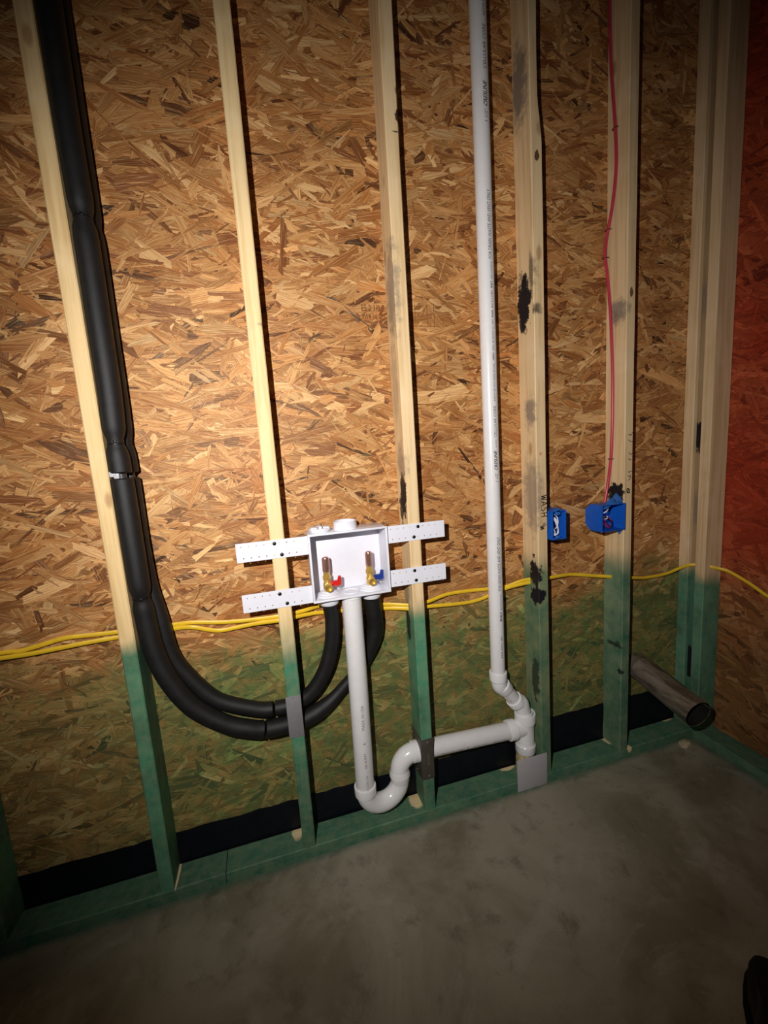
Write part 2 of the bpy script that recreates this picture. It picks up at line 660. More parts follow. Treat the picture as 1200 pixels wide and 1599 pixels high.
wall_right = board('wall_right', 2.0905, 2.102, -1.6, 0.0905, 0.02, 2.9, M_OSBR)
me = strand_mesh('wood_strand', -1.3, 0.09, 0.03, 2.88, 12000,
                 lambda u, h, v: (2.0905 - h, u, v), rng, 0.3, PAL, slivers=0.35)
me.materials.append(M_OSBR)
me.flip_normals()
o = bpy.data.objects.new('wood_strand', me)
COL.objects.link(o)
o.parent = wall_right
stuff(o)

# faint mill stamp printed on the back sheathing, either side of the third stud
bm = lettering([('E5 2 1/0 2', 0.735, 0.026, 0, 0.0006, 0.072), ('W/4 16 SD', 0.735 + 0.0, -0.0, 0, 0, 0)][:1],
               lambda a, b: (a, 0.0868, 1.668 + b))
b2 = lettering([('W/4 16 SD', 0.735, 0.022, 0, 0.0006, 0.072)], lambda a, b: (a, 0.0868, 1.645 + b))
me_ = bpy.data.meshes.new('t'); b2.to_mesh(me_); bm.from_mesh(me_); b2.free(); bpy.data.meshes.remove(me_)
strokes(bm, [[(0.905, 1.69), (0.905, 1.635)], [(0.925, 1.655), (0.945, 1.69), (0.945, 1.635)], [(0.968, 1.695), (0.968, 1.625)],
             [(0.90, 1.628), (0.98, 1.628)]], lambda a, b: (a, 0.0868, b), 0.0016)
stuff(obj('stamp_print', bm, M_INKBR, wall_back, smooth=0))

# black sheeting that shows between the plate and the bottom of the boards
def membrane(name, x0, x1, top, label, seed):
    r = random.Random(seed)
    bm = bmesh.new()
    n = int((x1 - x0) / 0.03)
    rows = []
    for i in range(n + 1):
        x = x0 + (x1 - x0) * i / n
        t = top + r.uniform(-0.0025, 0.0025)
        row = []
        for k in range(6):
            z = 0.012 + (t - 0.012) * k / 5
            row.append(bm.verts.new((x, 0.0845 + 0.0012 * math.sin(x * 23 + k * 1.3) + r.uniform(-0.0004, 0.0004), z)))
        rows.append(row)
    for a, b in zip(rows, rows[1:]):
        for k in range(5):
            bm.faces.new((a[k], b[k], b[k + 1], a[k + 1]))
    res = bmesh.ops.extrude_face_region(bm, geom=bm.faces[:])
    bmesh.ops.translate(bm, verts=[v for v in res['geom'] if isinstance(v, bmesh.types.BMVert)], vec=(0, 0.0012, 0))
    bmesh.ops.recalc_face_normals(bm, faces=bm.faces)
    return tag(obj(name, bm, M_MEMB, loc=((x0 + x1) / 2, 0.0845, 0.012)), label, 'membrane')


membrane('sill_membrane', -0.8, 1.22, 0.142, 'long black plastic strip behind the bottom plate left of the drain tee', 1)
membrane('sill_membrane', 1.222, 2.09, 0.188, 'taller black plastic strip behind the bottom plate right of the drain tee', 2)


# ------------------------------------------------------------------ timbers
def plate(name, x0, x1, y0, y1, mat, label, axis='X', z0=0.0, z1=0.038, seed=3):
    r = random.Random(seed)
    bm = bmesh.new()
    n = 40
    rings = []
    for i in range(n + 1):
        s = i / n
        j = [r.uniform(-0.0009, 0.0009) for _ in range(8)]
        b = 0.003
        if axis == 'X':
            x = x0 + (x1 - x0) * s
            prof = [(y0, z0), (y0 + j[1], z1 - b), (y0 + b + j[2], z1), (y1 - b, z1), (y1, z1 - b), (y1, z0)]
            rings.append([bm.verts.new((x, y, z + (j[3] * 0.4 if z > z0 else 0))) for y, z in prof])
        else:
            y = y0 + (y1 - y0) * s
            prof = [(x0, z0), (x0 + j[1], z1 - b), (x0 + b + j[2], z1), (x1 - b, z1), (x1, z1 - b), (x1, z0)]
            rings.append([bm.verts.new((x, y, z + (j[3] * 0.4 if z > z0 else 0))) for x, z in prof])
    m = 6
    for a, c in zip(rings, rings[1:]):
        for k in range(m):
            bm.faces.new((a[k], a[(k + 1) % m], c[(k + 1) % m], c[k]))
    bm.faces.new(rings[0])
    bm.faces.new(list(reversed(rings[-1])))
    bmesh.ops.recalc_face_normals(bm, faces=bm.faces)
    loc = ((x0 + x1) / 2, (y0 + y1) / 2, z0)
    return tag(obj(name, bm, mat, loc=loc), label, 'timber')


PLATE_BARE = [((0.392, 0.066, 0.038), (0.016, 0.028, 0.02)), ((0.800, 0.055, 0.038), (0.022, 0.036, 0.02)),
              ((1.632, 0.074, 0.038), (0.020, 0.03, 0.02)), ((1.955, 0.086, 0.038), (0.03, 0.016, 0.02)),
              ((0.0395, 0.05, 0.038), (0.004, 0.05, 0.02)), ((1.176, 0.075, 0.038), (0.03, 0.012, 0.02)),
              ((1.675, 0.005, 0.038), (0.01, 0.012, 0.02))]
PG = lin(52, 112, 88)
plate('bottom_plate', -0.9, 0.1765, 0.0, 0.0815, timber('green_plate_a', green=0.5, bare=PLATE_BARE, seed=1, axis='X', gcol=PG),
      'left length of green-dyed bottom plate on the concrete, under the stud with the black tubes', 'X', seed=5)
plate('bottom_plate', 0.1785, 1.9985, 0.0, 0.0815, timber('green_plate_b', green=0.5, bare=PLATE_BARE, seed=2, axis='X', gcol=PG),
      'long green-dyed bottom plate on the concrete, running under the drain trap to the corner', 'X', seed=6)
plate('bottom_plate', 2.0, 2.088, -1.5, 0.0815, timber('green_plate_c', green=0.5, seed=3, axis='Y', gcol=lin(58, 104, 84)),
      'green-dyed bottom plate along the foot of the red right wall', 'Y', seed=7)


def stud(label, x_bot, x_top, w, mat, y0=0.0, y1=0.089, z0=0.038, z1=2.9, wane=None, seed=0, name='wall_stud'):
    """one 2x4 stud: rounded arrises, slight wander, optional wane on the front right arris"""
    r = random.Random(seed)
    bm = bmesh.new()
    n = 70
    rings = []
    ph = [r.uniform(0, 6) for _ in range(4)]
    b = 0.0028
    for i in range(n + 1):
        s = i / n
        z = z0 + (z1 - z0) * s
        x0 = x_bot + (x_top - x_bot) * s + 0.0008 * math.sin(z * 2.2 + ph[0])
        wl = w + 0.0004 * math.sin(z * 5 + ph[1])
        yf = y0 + 0.0007 * math.sin(z * 3 + ph[2])
        cut = wane(z) if wane else 0.0
        x1 = x0 + wl
        j = [r.uniform(-0.00025, 0.00025) for _ in range(8)]
        prof = [(x0 + b, yf + j[0]), (x1 - b - cut, yf + j[1]), (x1 + j[2] - cut * 0.55, yf + b + cut * 0.9), (x1 + j[3], y1 - b),
                (x1 - b, y1), (x0 + b, y1), (x0 + j[4], y1 - b), (x0 + j[5], yf + b)]
        rings.append([bm.verts.new((x, y, z)) for x, y in prof])
    for a, c in zip(rings, rings[1:]):
        for k in range(8):
            bm.faces.new((a[k], a[(k + 1) % 8], c[(k + 1) % 8], c[k]))
    bm.faces.new(list(reversed(rings[0])))
    bm.faces.new(rings[-1])
    bmesh.ops.recalc_face_normals(bm, faces=bm.faces)
    return tag(obj(name, bm, mat, loc=(x_bot + w / 2, (y0 + y1) / 2, z0)), label, 'stud', 'wall studs')


OL = lin(112, 128, 92)
stud('pale stud at the far left edge, only its green foot in view', -0.4064, -0.4064, 0.0384, timber('pine_0', seed=4, green=0.76), seed=1)
stud('pale stud with black foam tubes running down its right side, green below', 0.0, 0.0, 0.0375,
     timber('pine_1', base=(238, 206, 150), seed=5, green=0.79, soft=0.03), seed=2)
stud('plain pale stud with a grey nail plate, left of the washer box', 0.4065, 0.4065, 0.0390,
     timber('pine_2', base=(244, 214, 160), seed=6, green=0.73, soft=0.09, stains=[((0.44, 0.0, 1.6), (0.01, 0.02, 0.004), GREY, 0.5)]), seed=3)
stud('stud with a dark steel shoe near its foot, right of the washer box', 0.8152, 0.8145, 0.0384,
     timber('pine_3', base=(238, 208, 160), seed=7, green=0.75, soft=0.05, stains=[
         ((0.815, 0.032, 1.12), (0.020, 0.029, 0.068), BLACK, 1.0),
         ((0.815, 0.055, 1.075), (0.020, 0.017, 0.05), BLACK, 0.9),
         ((0.815, 0.035, 1.215), (0.020, 0.032, 0.05), GREY, 0.6),
         ((0.815, 0.03, 1.70), (0.020, 0.043, 0.12), GREY, 0.65),
         ((0.815, 0.05, 1.45), (0.020, 0.029, 0.10), GREY, 0.35),
         ((0.815, 0.060, 0.685), (0.020, 0.017, 0.05), BLACK, 0.95),
         ((0.815, 0.06, 0.80), (0.020, 0.029, 0.06), BLACK, 0.5),
         ((0.853, 0.0, 2.14), (0.009, 0.006, 0.016), BLACK, 0.95),
         ((0.853, 0.0, 2.20), (0.006, 0.006, 0.009), BLACK, 0.8),
         ((0.846, 0.0, 2.10), (0.012, 0.006, 0.0025), BLACK, 0.8)]), seed=4)
stud('stud right of the tall white pipe with WASH written on it and black smears', 1.2775, 1.2575, 0.0390,
     timber('pine_4', base=(230, 200, 154), seed=8, green=0.83, soft=0.05, gcol=OL, stains=[
         ((1.268, 0.052, 1.70), (0.030, 0.035, 0.085), BLACK, 1.0),
         ((1.268, 0.062, 1.635), (0.030, 0.017, 0.04), BLACK, 0.95),
         ((1.268, 0.012, 1.77), (0.030, 0.010, 0.07), BLACK, 0.7),
         ((1.277, 0.003, 1.66), (0.02, 0.006, 0.016), BLACK, 0.8),
         ((1.262, 0.052, 2.31), (0.030, 0.038, 0.10), GREY, 0.85),
         ((1.268, 0.03, 1.35), (0.030, 0.026, 0.05), GREY, 0.75),
         ((1.268, 0.028, 1.07), (0.030, 0.043, 0.11), GREY, 0.6),
         ((1.272, 0.024, 0.80), (0.030, 0.023, 0.05), BLACK, 1.0),
         ((1.272, 0.018, 0.72), (0.030, 0.032, 0.035), BLACK, 1.0),
         ((1.275, 0.03, 0.40), (0.030, 0.020, 0.085), lin(52, 58, 48), 0.9),
         ((1.285, -0.001, 1.21), (0.006, 0.004, 0.008), lin(170, 60, 40), 0.5),
         ((1.283, -0.001, 2.09), (0.009, 0.006, 0.018), lin(90, 58, 28), 0.95)]),
     wane=lambda z: 0.012 * max(0.0, min(1.0, (z - 2.14) / 0.10)) * (1 - 0.35 * max(0, min(1, (z - 2.38) / 0.25))), seed=5)
stud('stud with the red cable down its left side and a blue box fixed to it', 1.6285, 1.6215, 0.0372,
     timber('pine_5', base=(232, 202, 156), seed=9, green=0.80, soft=0.06, gcol=lin(104, 132, 104), stains=[
         ((1.625, 0.033, 1.672), (0.030, 0.032, 0.038), GREY, 0.8),
         ((1.626, 0.036, 1.045), (0.030, 0.038, 0.036), BLACK, 1.0),
         ((1.627, 0.036, 0.465), (0.030, 0.029, 0.008), BLACK, 0.8),
         ((1.627, 0.018, 0.47), (0.030, 0.017, 0.012), lin(30, 50, 36), 0.7),
         ((1.628, 0.006, 0.365), (0.02, 0.010, 0.010), BLACK, 0.9),
         ((1.645, 0.0, 1.72), (0.006, 0.004, 0.014), lin(90, 66, 36), 0.9)]), seed=6)
CG = lin(74, 138, 112)
stud('rear stud of the corner post, pale over green, beside the dryer duct', 2.0, 2.0, 0.088,
     timber('pine_6', base=(228, 198, 154), seed=10, green=0.70, soft=0.03, gcol=CG), y0=0.0485, y1=0.089, seed=7)
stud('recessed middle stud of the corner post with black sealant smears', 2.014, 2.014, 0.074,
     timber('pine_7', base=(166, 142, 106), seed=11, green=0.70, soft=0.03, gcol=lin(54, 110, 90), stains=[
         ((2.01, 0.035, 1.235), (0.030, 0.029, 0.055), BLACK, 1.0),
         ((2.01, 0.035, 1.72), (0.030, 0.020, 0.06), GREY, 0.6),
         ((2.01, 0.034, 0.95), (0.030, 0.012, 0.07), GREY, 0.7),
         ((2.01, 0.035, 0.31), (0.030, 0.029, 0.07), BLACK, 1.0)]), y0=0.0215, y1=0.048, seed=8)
stud('front stud of the corner post, its broad face beside the red wall', 2.0, 2.0, 0.088,
     timber('pine_8', base=(228, 198, 154), seed=12, green=0.68, soft=0.04, gcol=CG), y0=-0.0175, y1=0.021, seed=9,
     wane=None)

# handwriting on two studs
STUDS = [o_ for o_ in COL.objects if o_.name.startswith('wall_stud')]
s4, s5 = STUDS[4], STUDS[5]


def hw4(a, b):      # a runs down the stud, b towards the left of the stud face (letters lie on their side)
    return (1.2965 + b, -0.0012, 1.072 - a)


bm = bmesh.new()
k = 0.022
L = []
for i, ch in enumerate(([[(0, 1), (.25, 0), (.5, .8), (.75, 0), (1, 1)]], [[(0, 0), (.45, 1), (.9, 0)], [(.2, .4), (.7, .4)]],
                        [[(.85, .95), (.3, 1), (.1, .72), (.75, .4), (.7, .05), (.05, 0)]], [[(0, 0), (0, 1)], [(0, .5), (.7, .5)], [(.7, 0), (.7, 1)]])):
    a0 = [0, .021, .040, .060][i]
    for ln in ch:
        L.append([(a0 + x * 0.016, -0.012 + y * k) for x, y in ln])
L.append([(0.098, 0.006), (0.112, -0.010)])
L.append([(0.094, 0.000), (0.108, -0.013)])
L.append([(0.104, -0.016), (0.116, -0.014), (0.112, -0.002), (0.110, -0.012), (0.105, -0.008)])
strokes(bm, L, hw4, 0.0026)
stuff(obj('handwriting', bm, M_INKB, s4, smooth=0))


def hw5(a, b):
    return (1.6515 + b, -0.0012, a)


bm = bmesh.new()
L = []
rr = random.Random(4)
for z in (1.255, 1.232, 1.185, 1.165, 1.120, 1.108, 1.098):
    L.append([(z + rr.uniform(-.006, .006), -0.010 + 0.005 * q + rr.uniform(-.002, .002)) for q in range(4)])
for t_ in range(3):
    L.append([(1.056 + 0.009 * math.cos(q * 0.8 + t_), -0.008 + 0.006 * math.sin(q * 0.8 + t_ * .5)) for q in range(9)])
strokes(bm, L, hw5, 0.002)
stuff(obj('handwriting', bm, M_INK, s5, smooth=0))

# ================================================================== NAIL PLATES
t = thing('nail_plate', 'grey steel nail plate on the stud left of the washer box, over the tubes', 'nail plate', (0.4245, -0.001, 0.42))
bm = bmesh.new()
box(bm, 0.4015, 0.4455, -0.0022, -0.0006, 0.4195, 0.5535, 0.0005)
obj('plate', bm, M_PLATE, t)
for z in (0.425, 0.548):
    bm = bmesh.new()
    lathe(bm, (0.4235, -0.002, z), (0, -1, 0), [(0, 0.003), (0.001, 0.003), (0.0012, 0)], 10)
    obj('nail', bm, M_PLATE, t)

t = thing('stud_shoe', 'dark steel stud shoe wrapped round a stud above the horizontal white pipe', 'stud shoe', (0.834, 0.0, 0.157))
bm = bmesh.new()
box(bm, 0.8128, 0.8555, -0.0032, -0.0012, 0.1575, 0.3035, 0.0006)
obj('front_strap', bm, M_DARKST, t)
for sx in (0.8128, 0.8538):
    bm = bmesh.new()
    v = [(-0.002, 0.158), (0.05, 0.150), (0.086, 0.152), (0.086, 0.300), (0.04, 0.306), (-0.002, 0.3035)]
    a = [bm.verts.new((sx - 0.0008, y, z)) for y, z in v]
    b = [bm.verts.new((sx + 0.0012, y, z)) for y, z in v]
    bm.faces.new(a)
    bm.faces.new(list(reversed(b)))
    for i in range(6):
        bm.faces.new((a[i], b[i], b[(i + 1) % 6], a[(i + 1) % 6]))
    bmesh.ops.recalc_face_normals(bm, faces=bm.faces)
    obj('side_flange', bm, M_DARKST, t)
for (x, y, z, d) in ((0.836, -0.003, 0.291, (0, -1, 0)), (0.836, -0.003, 0.169, (0, -1, 0)), (0.812, 0.080, 0.280, (-1, 0, 0)),
                     (0.812, 0.055, 0.258, (-1, 0, 0)), (0.812, 0.020, 0.262, (-1, 0, 0)), (0.812, 0.045, 0.165, (-1, 0, 0))):
    bm = bmesh.new()
    lathe(bm, (x, y, z), d, [(0, 0.0036), (0.001, 0.0036), (0.0022, 0.002), (0.0024, 0)], 12)
    obj('screw', bm, M_NAIL, t)
bm = strokes(bmesh.new(), [[(0.236, 0.0), (0.243, 0.0)], [(0.226, 0.0), (0.232, 0.0)], [(0.212, 0.0), (0.219, 0.0)], [(0.247, 0), (0.250, 0)]],
             lambda a, b: (0.8355 + b, -0.0036, a), 0.004)
stuff(obj('stamp_print', bm, M_NAIL, t, smooth=0))

bm = bmesh.new()
box(bm, 1.1705, 1.2938, -0.0042, -0.0024, 0.002, 0.1275, 0.0005)
tag(obj('guard_plate', bm, M_CARD, loc=(1.232, -0.003, 0.002)), 'square pale grey plate fixed to the bottom plate in front of the drain stub', 'nail plate')

# ================================================================== WASHER OUTLET BOX
BX0, BX1, BZ0, BZ1, BY0, BY1 = 0.5105, 0.7410, 0.8305, 1.0292, -0.0125, 0.0800
t = thing('washer_outlet_box', 'white washer outlet box with two brass taps between two studs', 'outlet box', ((BX0 + BX1) / 2, 0.03, BZ0))
W = 0.0032
bm = bmesh.new()
box(bm, BX0, BX1, BY1 - W, BY1, BZ0, BZ1, 0.001)                 # back
box(bm, BX0, BX0 + W, BY0, BY1 - W, BZ0, BZ1, 0.0008)            # sides
box(bm, BX1 - W, BX1, BY0, BY1 - W, BZ0, BZ1, 0.0008)
box(bm, BX0 + W, BX1 - W, BY0, BY1 - W, BZ1 - W, BZ1, 0.0008)    # top
box(bm, BX0 + W, BX1 - W, BY0, BY1 - W, BZ0, BZ0 + W, 0.0008)    # floor
shell = obj('box_shell', bm, M_BOX, t)
bm = bmesh.new()                                                 # front rim
for (a, b, c, d) in ((BX0 - .002, BX1 + .002, BZ1 - .004, BZ1 + .002), (BX0 - .002, BX1 + .002, BZ0 - .002, BZ0 + .004),
                     (BX0 - .002, BX0 + .004, BZ0 + .004, BZ1 - .004), (BX1 - .004, BX1 + .002, BZ0 + .004, BZ1 - .004)):
    box(bm, a, b, BY0 - 0.0015, BY0 + 0.003, c, d, 0.0006)
obj('front_rim', bm, M_BOX, t)
# drain opening in the floor of the box
bm = bmesh.new()
lathe(bm, (0.6265, 0.030, BZ0 + W), (0, 0, 1), [(0.0002, 0.0), (0.0002, 0.0225), (0.0022, 0.0235), (0.0026, 0.0255), (0.0002, 0.0268)], 36)
obj('drain_ring', bm, M_BOX, t)
# collar and screwed cap on top
bm = bmesh.new()
lathe(bm, (0.6265, 0.040, BZ1), (0, 0, 1), [(0, 0.036), (0.0235, 0.0345), (0.024, 0.0335), (0.0235, 0.0315), (0.004, 0.0315), (0.003, 0.0)], 40)
obj('top_collar', bm, M_BOX, t)
bm = bmesh.new()
lathe(bm, (0.5490, 0.034, BZ1), (0, 0, 1), [(0, 0.027), (0.004, 0.027), (0.0045, 0.0315), (0.009, 0.0325), (0.012, 0.031), (0.0125, 0.028), (0.0105, 0.026), (0.0105, 0.0)], 36)
box(bm, 0.5445, 0.5535, 0.006, 0.062, BZ1 + 0.0100, BZ1 + 0.0195, 0.0025)
box(bm, 0.522, 0.5405, 0.016, 0.052, BZ1 + 0.0100, BZ1 + 0.0155, 0.0025)
box(bm, 0.5575, 0.576, 0.016, 0.052, BZ1 + 0.0100, BZ1 + 0.0155, 0.0025)
obj('screw_cap', bm, M_BOX, t)


def bracket(x0, x1, z0, z1, screws):
    """perforated nailing strip, two rows of small holes cut through it"""
    cu = bpy.data.curves.new('tmp_strip', 'CURVE')
    cu.dimensions = '2D'
    cu.fill_mode = 'BOTH'
    cu.extrude = 0.0009

    def ring(pts):
        s = cu.splines.new('POLY')
        s.points.add(len(pts) - 1)
        for q, (a, b) in zip(s.points, pts):
            q.co = (a, b, 0, 1)
        s.use_cyclic_u = True
    ring([(x0, z0), (x1, z0), (x1, z1), (x0, z1)])
    for row, zz in enumerate((z1 - 0.0105, z0 + 0.0105)):
        n = 8
        for i in range(n):
            x = x0 + 0.0135 + 0.0205 * i + (0.0 if row == 0 else 0.0045)
            if x > x1 - 0.006:
                continue
            ring([(x + 0.0017 * math.cos(a * math.pi / 4), zz + 0.0017 * math.sin(a * math.pi / 4)) for a in range(8)])
    me = curve_mesh(cu)
    bm = bmesh.new()
    bm.from_mesh(me)
    bpy.data.meshes.remove(me)
    for v in bm.verts:
        x, z, d = v.co
        v.co = (x, -0.0026 - d, z)
    bmesh.ops.recalc_face_normals(bm, faces=bm.faces)
    o = obj('nailing_strip', bm, M_BOX, t, smooth=0)
    for sx, sz in screws:
        bm = bmesh.new()
        lathe(bm, (sx, -0.0034, sz), (0, -1, 0), [(0, 0.0052), (0.0012, 0.0052), (0.0026, 0.003), (0.0026, 0.0)], 16)
        obj('screw', bm, M_SCREW, o)


bracket(0.3135, 0.5085, 0.9735, 1.0270, [(0.4165, 1.0165), (0.4340, 0.9830)])
bracket(0.3148, 0.5085, 0.8292, 0.8812, [(0.4170, 0.8700), (0.4350, 0.8395)])
bracket(0.7430, 0.9305, 0.9755, 1.0280, [(0.8435, 1.0172), (0.8290, 0.9862)])
bracket(0.7430, 0.9290, 0.8385, 0.8908, [(0.8250, 0.8805), (0.8285, 0.8492)])


def valve(x, hm, flip):
    y = 0.036
    body = bmesh.new()
    lathe(body, (x, y, 0.8335), (0, 0, 1), [(0.009, 0.0095), (0.016, 0.0105), (0.020, 0.0125), (0.034, 0.0125), (0.040, 0.0105), (0.048, 0.0105), (0.049, 0.0125)], 20)
    lathe(body, (x, y, 0.8825), (0, 0, 1), [(0.0, 0.0125), (0.011, 0.0125), (0.0115, 0.010), (0.022, 0.010), (0.022, 0.0)], 6)     # hex
    lathe(body, (x, y, 0.862), (0, -1, 0), [(0, 0.0105), (0.016, 0.0105), (0.0165, 0.0125), (0.020, 0.0125), (0.0205, 0.0112), (0.023, 0.0125), (0.0265, 0.0112), (0.0295, 0.0125), (0.0335, 0.0118), (0.034, 0.0085), (0.026, 0.0085), (0.026, 0)], 20)
    b = obj('valve_body', body, M_BRASS, t)
    bm = bmesh.new()
    lathe(bm, (x, y, 0.8335), (0, 0, 1), [(0, 0.0355), (0.0035, 0.0355), (0.0045, 0.031), (0.0075, 0.029), (0.011, 0.0215), (0.0135, 0.0205), (0.0135, 0.0)], 32)
    obj('flange', bm, M_BOX, b, smooth=40)
    bm = bmesh.new()
    lathe(bm, (x, y, 0.9045), (0, 0, 1), [(0, 0.0098), (0.003, 0.0112), (0.040, 0.0112), (0.044, 0.0098), (0.046, 0.006), (0.0465, 0)], 24)
    obj('hammer_arrester', bm, M_COPPER, b)
    bm = bmesh.new()
    lathe(bm, (x + 0.008, y, 0.866), (1, 0, 0.12), [(0, 0.006), (0.014, 0.006), (0.014, 0)], 12)
    pts = [(0.014, -0.008), (0.020, -0.006), (0.030, -0.009), (0.040, -0.006), (0.041, 0.020), (0.034, 0.021), (0.030, 0.008), (0.016, 0.008)]
    yv = y - 0.012
    fr_ = [bm.verts.new((x + a, yv, 0.868 + c)) for a, c in pts]
    bk_ = [bm.verts.new((x + a, yv + 0.009, 0.868 + c)) for a, c in pts]
    bm.faces.new(fr_)
    bm.faces.new(list(reversed(bk_)))
    for i in range(8):
        bm.faces.new((fr_[i], bk_[i], bk_[(i + 1) % 8], fr_[(i + 1) % 8]))
    bmesh.ops.recalc_face_normals(bm, faces=bm.faces)
    h = obj('handle', bm, hm, b)
    h['label'] = 'red tap handle' if hm is M_RED else 'blue tap handle'
    bm = bmesh.new()
    lathe(bm, (x, y, BZ0), (0, 0, -1), [(0, 0.024), (0.004, 0.0285), (0.007, 0.031), (0.018, 0.031), (0.026, 0.027), (0.027, 0.0)], 32)
    obj('lock_nut', bm, M_BOX, b)


valve(0.5585, M_RED, 0)
valve(0.6915, M_BLUEH, 0)

# ================================================================== DRAIN PIPEWORK
Y = 0.020
t = thing('drain_pipework', 'white drain pipes: standpipe, trap, horizontal arm, tee and tall vent beside a stud', 'pipework', (1.235, 0.03, 0.038))
SX = 0.6245
bm = bmesh.new()
sweep(bm, [(0.6265, Y + 0.006, 0.8300), (0.6262, Y + 0.004, 0.78), (0.6255, Y + 0.002, 0.6), (0.6225, Y, 0.3), (0.6205, Y, 0.160)], 0.0302, 36)
sp = obj('standpipe', bm, M_PVC, t)
bm = bmesh.new()
lathe(bm, (0.6265, Y + 0.006, 0.8305), (0, 0, -1), [(0, 0.0305), (0.0, 0.0335), (0.012, 0.0335), (0.013, 0.0305)], 36)
obj('pipe_collar', bm, M_PVCFIT, sp)


def on_pipe(cx, cy, r, th0):
    def f(a, b):
        th = th0 - b / r
        return (cx + (r + 0.0003) * math.sin(th), cy - (r + 0.0003) * math.cos(th), a)
    return f


bm = lettering([('MADE IN USA', 0.395, 0.0135, 0, 0, 0.083), ('R', 0.345, 0.012, 0, 0.0003, 0), ('08:40PM', 0.262, 0.0125, 0, 0, 0.052),
                ('CELLULAR CORE', 0.185, 0.010, 0, 0, 0.052)],
               lambda a, b: on_pipe(0.6205 + (a - 0.16) * 0.0118, Y, 0.0302, 0.20)(a, b))
stuff(obj('lettering', bm, M_INKG, sp, smooth=0))

# trap: U bend and the elbow above it
HX, RX, Zc = 0.6205, 0.7450, 0.158
bm = bmesh.new()
R_ = (RX - HX) / 2
YR = 0.0375
path = [(HX, Y, 0.168)] + [(v.x, Y + (YR - Y) * (v.x - HX) / (RX - HX), v.z) for v in arc((HX + R_, Y, Zc), (-1, 0, 0), (0, 0, -1), R_, 0, math.pi, 22)] + [(RX, YR, 0.176)]
sweep(bm, path, 0.0305, 36)
lathe(bm, (HX, Y, 0.150), (0, 0, 1), [(0.0, 0.0305), (0.003, 0.0350), (0.030, 0.0358), (0.0325, 0.0348), (0.0325, 0.0302)], 36)
lathe(bm, (RX, YR, 0.148), (0, 0, 1), [(0.0, 0.0305), (0.006, 0.0322), (0.030, 0.0325), (0.031, 0.030)], 36)
obj('trap_bend', bm, M_PVCFIT, t)
EZ = 0.2395
bm = bmesh.new()
r2 = 0.055
path = [(RX, YR, 0.170)] + [tuple(v) for v in arc((RX + r2, YR, EZ - r2), (-1, 0, 0), (0, 0, 1), r2, 0, math.pi / 2, 14)] + [(0.818, YR, EZ)]
sweep(bm, path, 0.0310, 36)
lathe(bm, (RX, YR, 0.170), (0, 0, 1), [(0.0, 0.0305), (0.0005, 0.0352), (0.010, 0.0345), (0.022, 0.0312)], 36)
lathe(bm, (0.789, YR, EZ), (1, 0, -0.04), [(0.0, 0.0312), (0.003, 0.0345), (0.026, 0.0355), (0.030, 0.0350), (0.030, 0.030)], 36)
obj('trap_elbow', bm, M_PVCFIT, t)
bm = bmesh.new()
sweep(bm, [(0.812, YR, EZ - 0.001), (0.93, YR + 0.0025, 0.2315), (1.185, 0.045, 0.214)], 0.0302, 36)
arm = obj('trap_arm', bm, M_PVC, t)


def on_arm2(a, b):
    q = (a - 0.812) / (1.185 - 0.812)
    cy = YR + (0.045 - YR) * q
    cz = EZ - 0.001 - 0.0255 * q
    ang = math.radians(-22) + b / 0.0302
    return (a, cy - 0.0306 * math.cos(ang), cz + 0.0306 * math.sin(ang))


bm = lettering([('CELLULAR CORE', 0.885, 0.008, 0, 0, 0.085), ('2"', 0.985, 0.009, 0, 0.0003, 0), ('ASTM F 891', 1.01, 0.008, 0, 0, 0.05), ('MADE IN USA', 1.085, 0.008, 0, 0, 0.06)], on_arm2)
stuff(obj('lettering', bm, M_INKG, arm, smooth=0))

TX, TY = 1.2375, 0.045
bm = bmesh.new()
lathe(bm, (TX, TY, 0.118), (0, 0, 1), [(0.0, 0.0302), (0.0, 0.0355), (0.003, 0.0368), (0.030, 0.0368), (0.034, 0.0335), (0.040, 0.0322), (0.108, 0.0322), (0.116, 0.0335),
                                       (0.119, 0.0372), (0.150, 0.0378), (0.153, 0.0368), (0.153, 0.0315), (0.140, 0.0305), (0.138, 0.02)], 40)
lathe(bm, (1.1655, TY, 0.2155), (1, 0, -0.03), [(0.0, 0.030), (0.0, 0.0355), (0.003, 0.0368), (0.026, 0.0362), (0.029, 0.0325), (0.045, 0.0318), (0.070, 0.0310)], 40)
tee = obj('sanitary_tee', bm, M_PVCFIT, t)
bm = bmesh.new()
sweep(bm, [(TX - 0.001, TY, 0.128), (TX - 0.006, TY, 0.085), (TX - 0.008, TY, 0.030)], 0.0302, 32)
o = obj('drain_stub', bm, M_PVCDIRTY, t)
o['label'] = 'tan stained pipe stub under the tee'

VX, VY = 1.1255, 0.034
rv = 0.0245
A_ = Vector((TX - 0.004, TY, 0.262))
B_ = Vector((TX - 0.010, TY - 0.001, 0.292))
C_ = Vector((1.196, TY - 0.004, 0.330))
D_ = Vector((1.150, VY + 0.004, 0.392))
E_ = Vector((VX + 0.002, VY, 0.425))
F_ = Vector((VX, VY, 0.452))
d2 = (D_ - C_).normalized()
bm = bmesh.new()
sweep(bm, smooth_path([A_, B_, B_.lerp(C_, .5) + Vector((0.008, 0, 0.006)), C_], 6), 0.0262, 32)
lathe(bm, C_ - d2 * 0.016, d2, [(0, 0.0265), (0.003, 0.0300), (0.026, 0.0305), (0.028, 0.0295), (0.028, 0.0245)], 32)
lathe(bm, A_, (0, 0, 1), [(0, 0.0305), (0.012, 0.0300), (0.013, 0.0262)], 32)
obj('vent_elbow', bm, M_PVCFIT, t)
bm = bmesh.new()
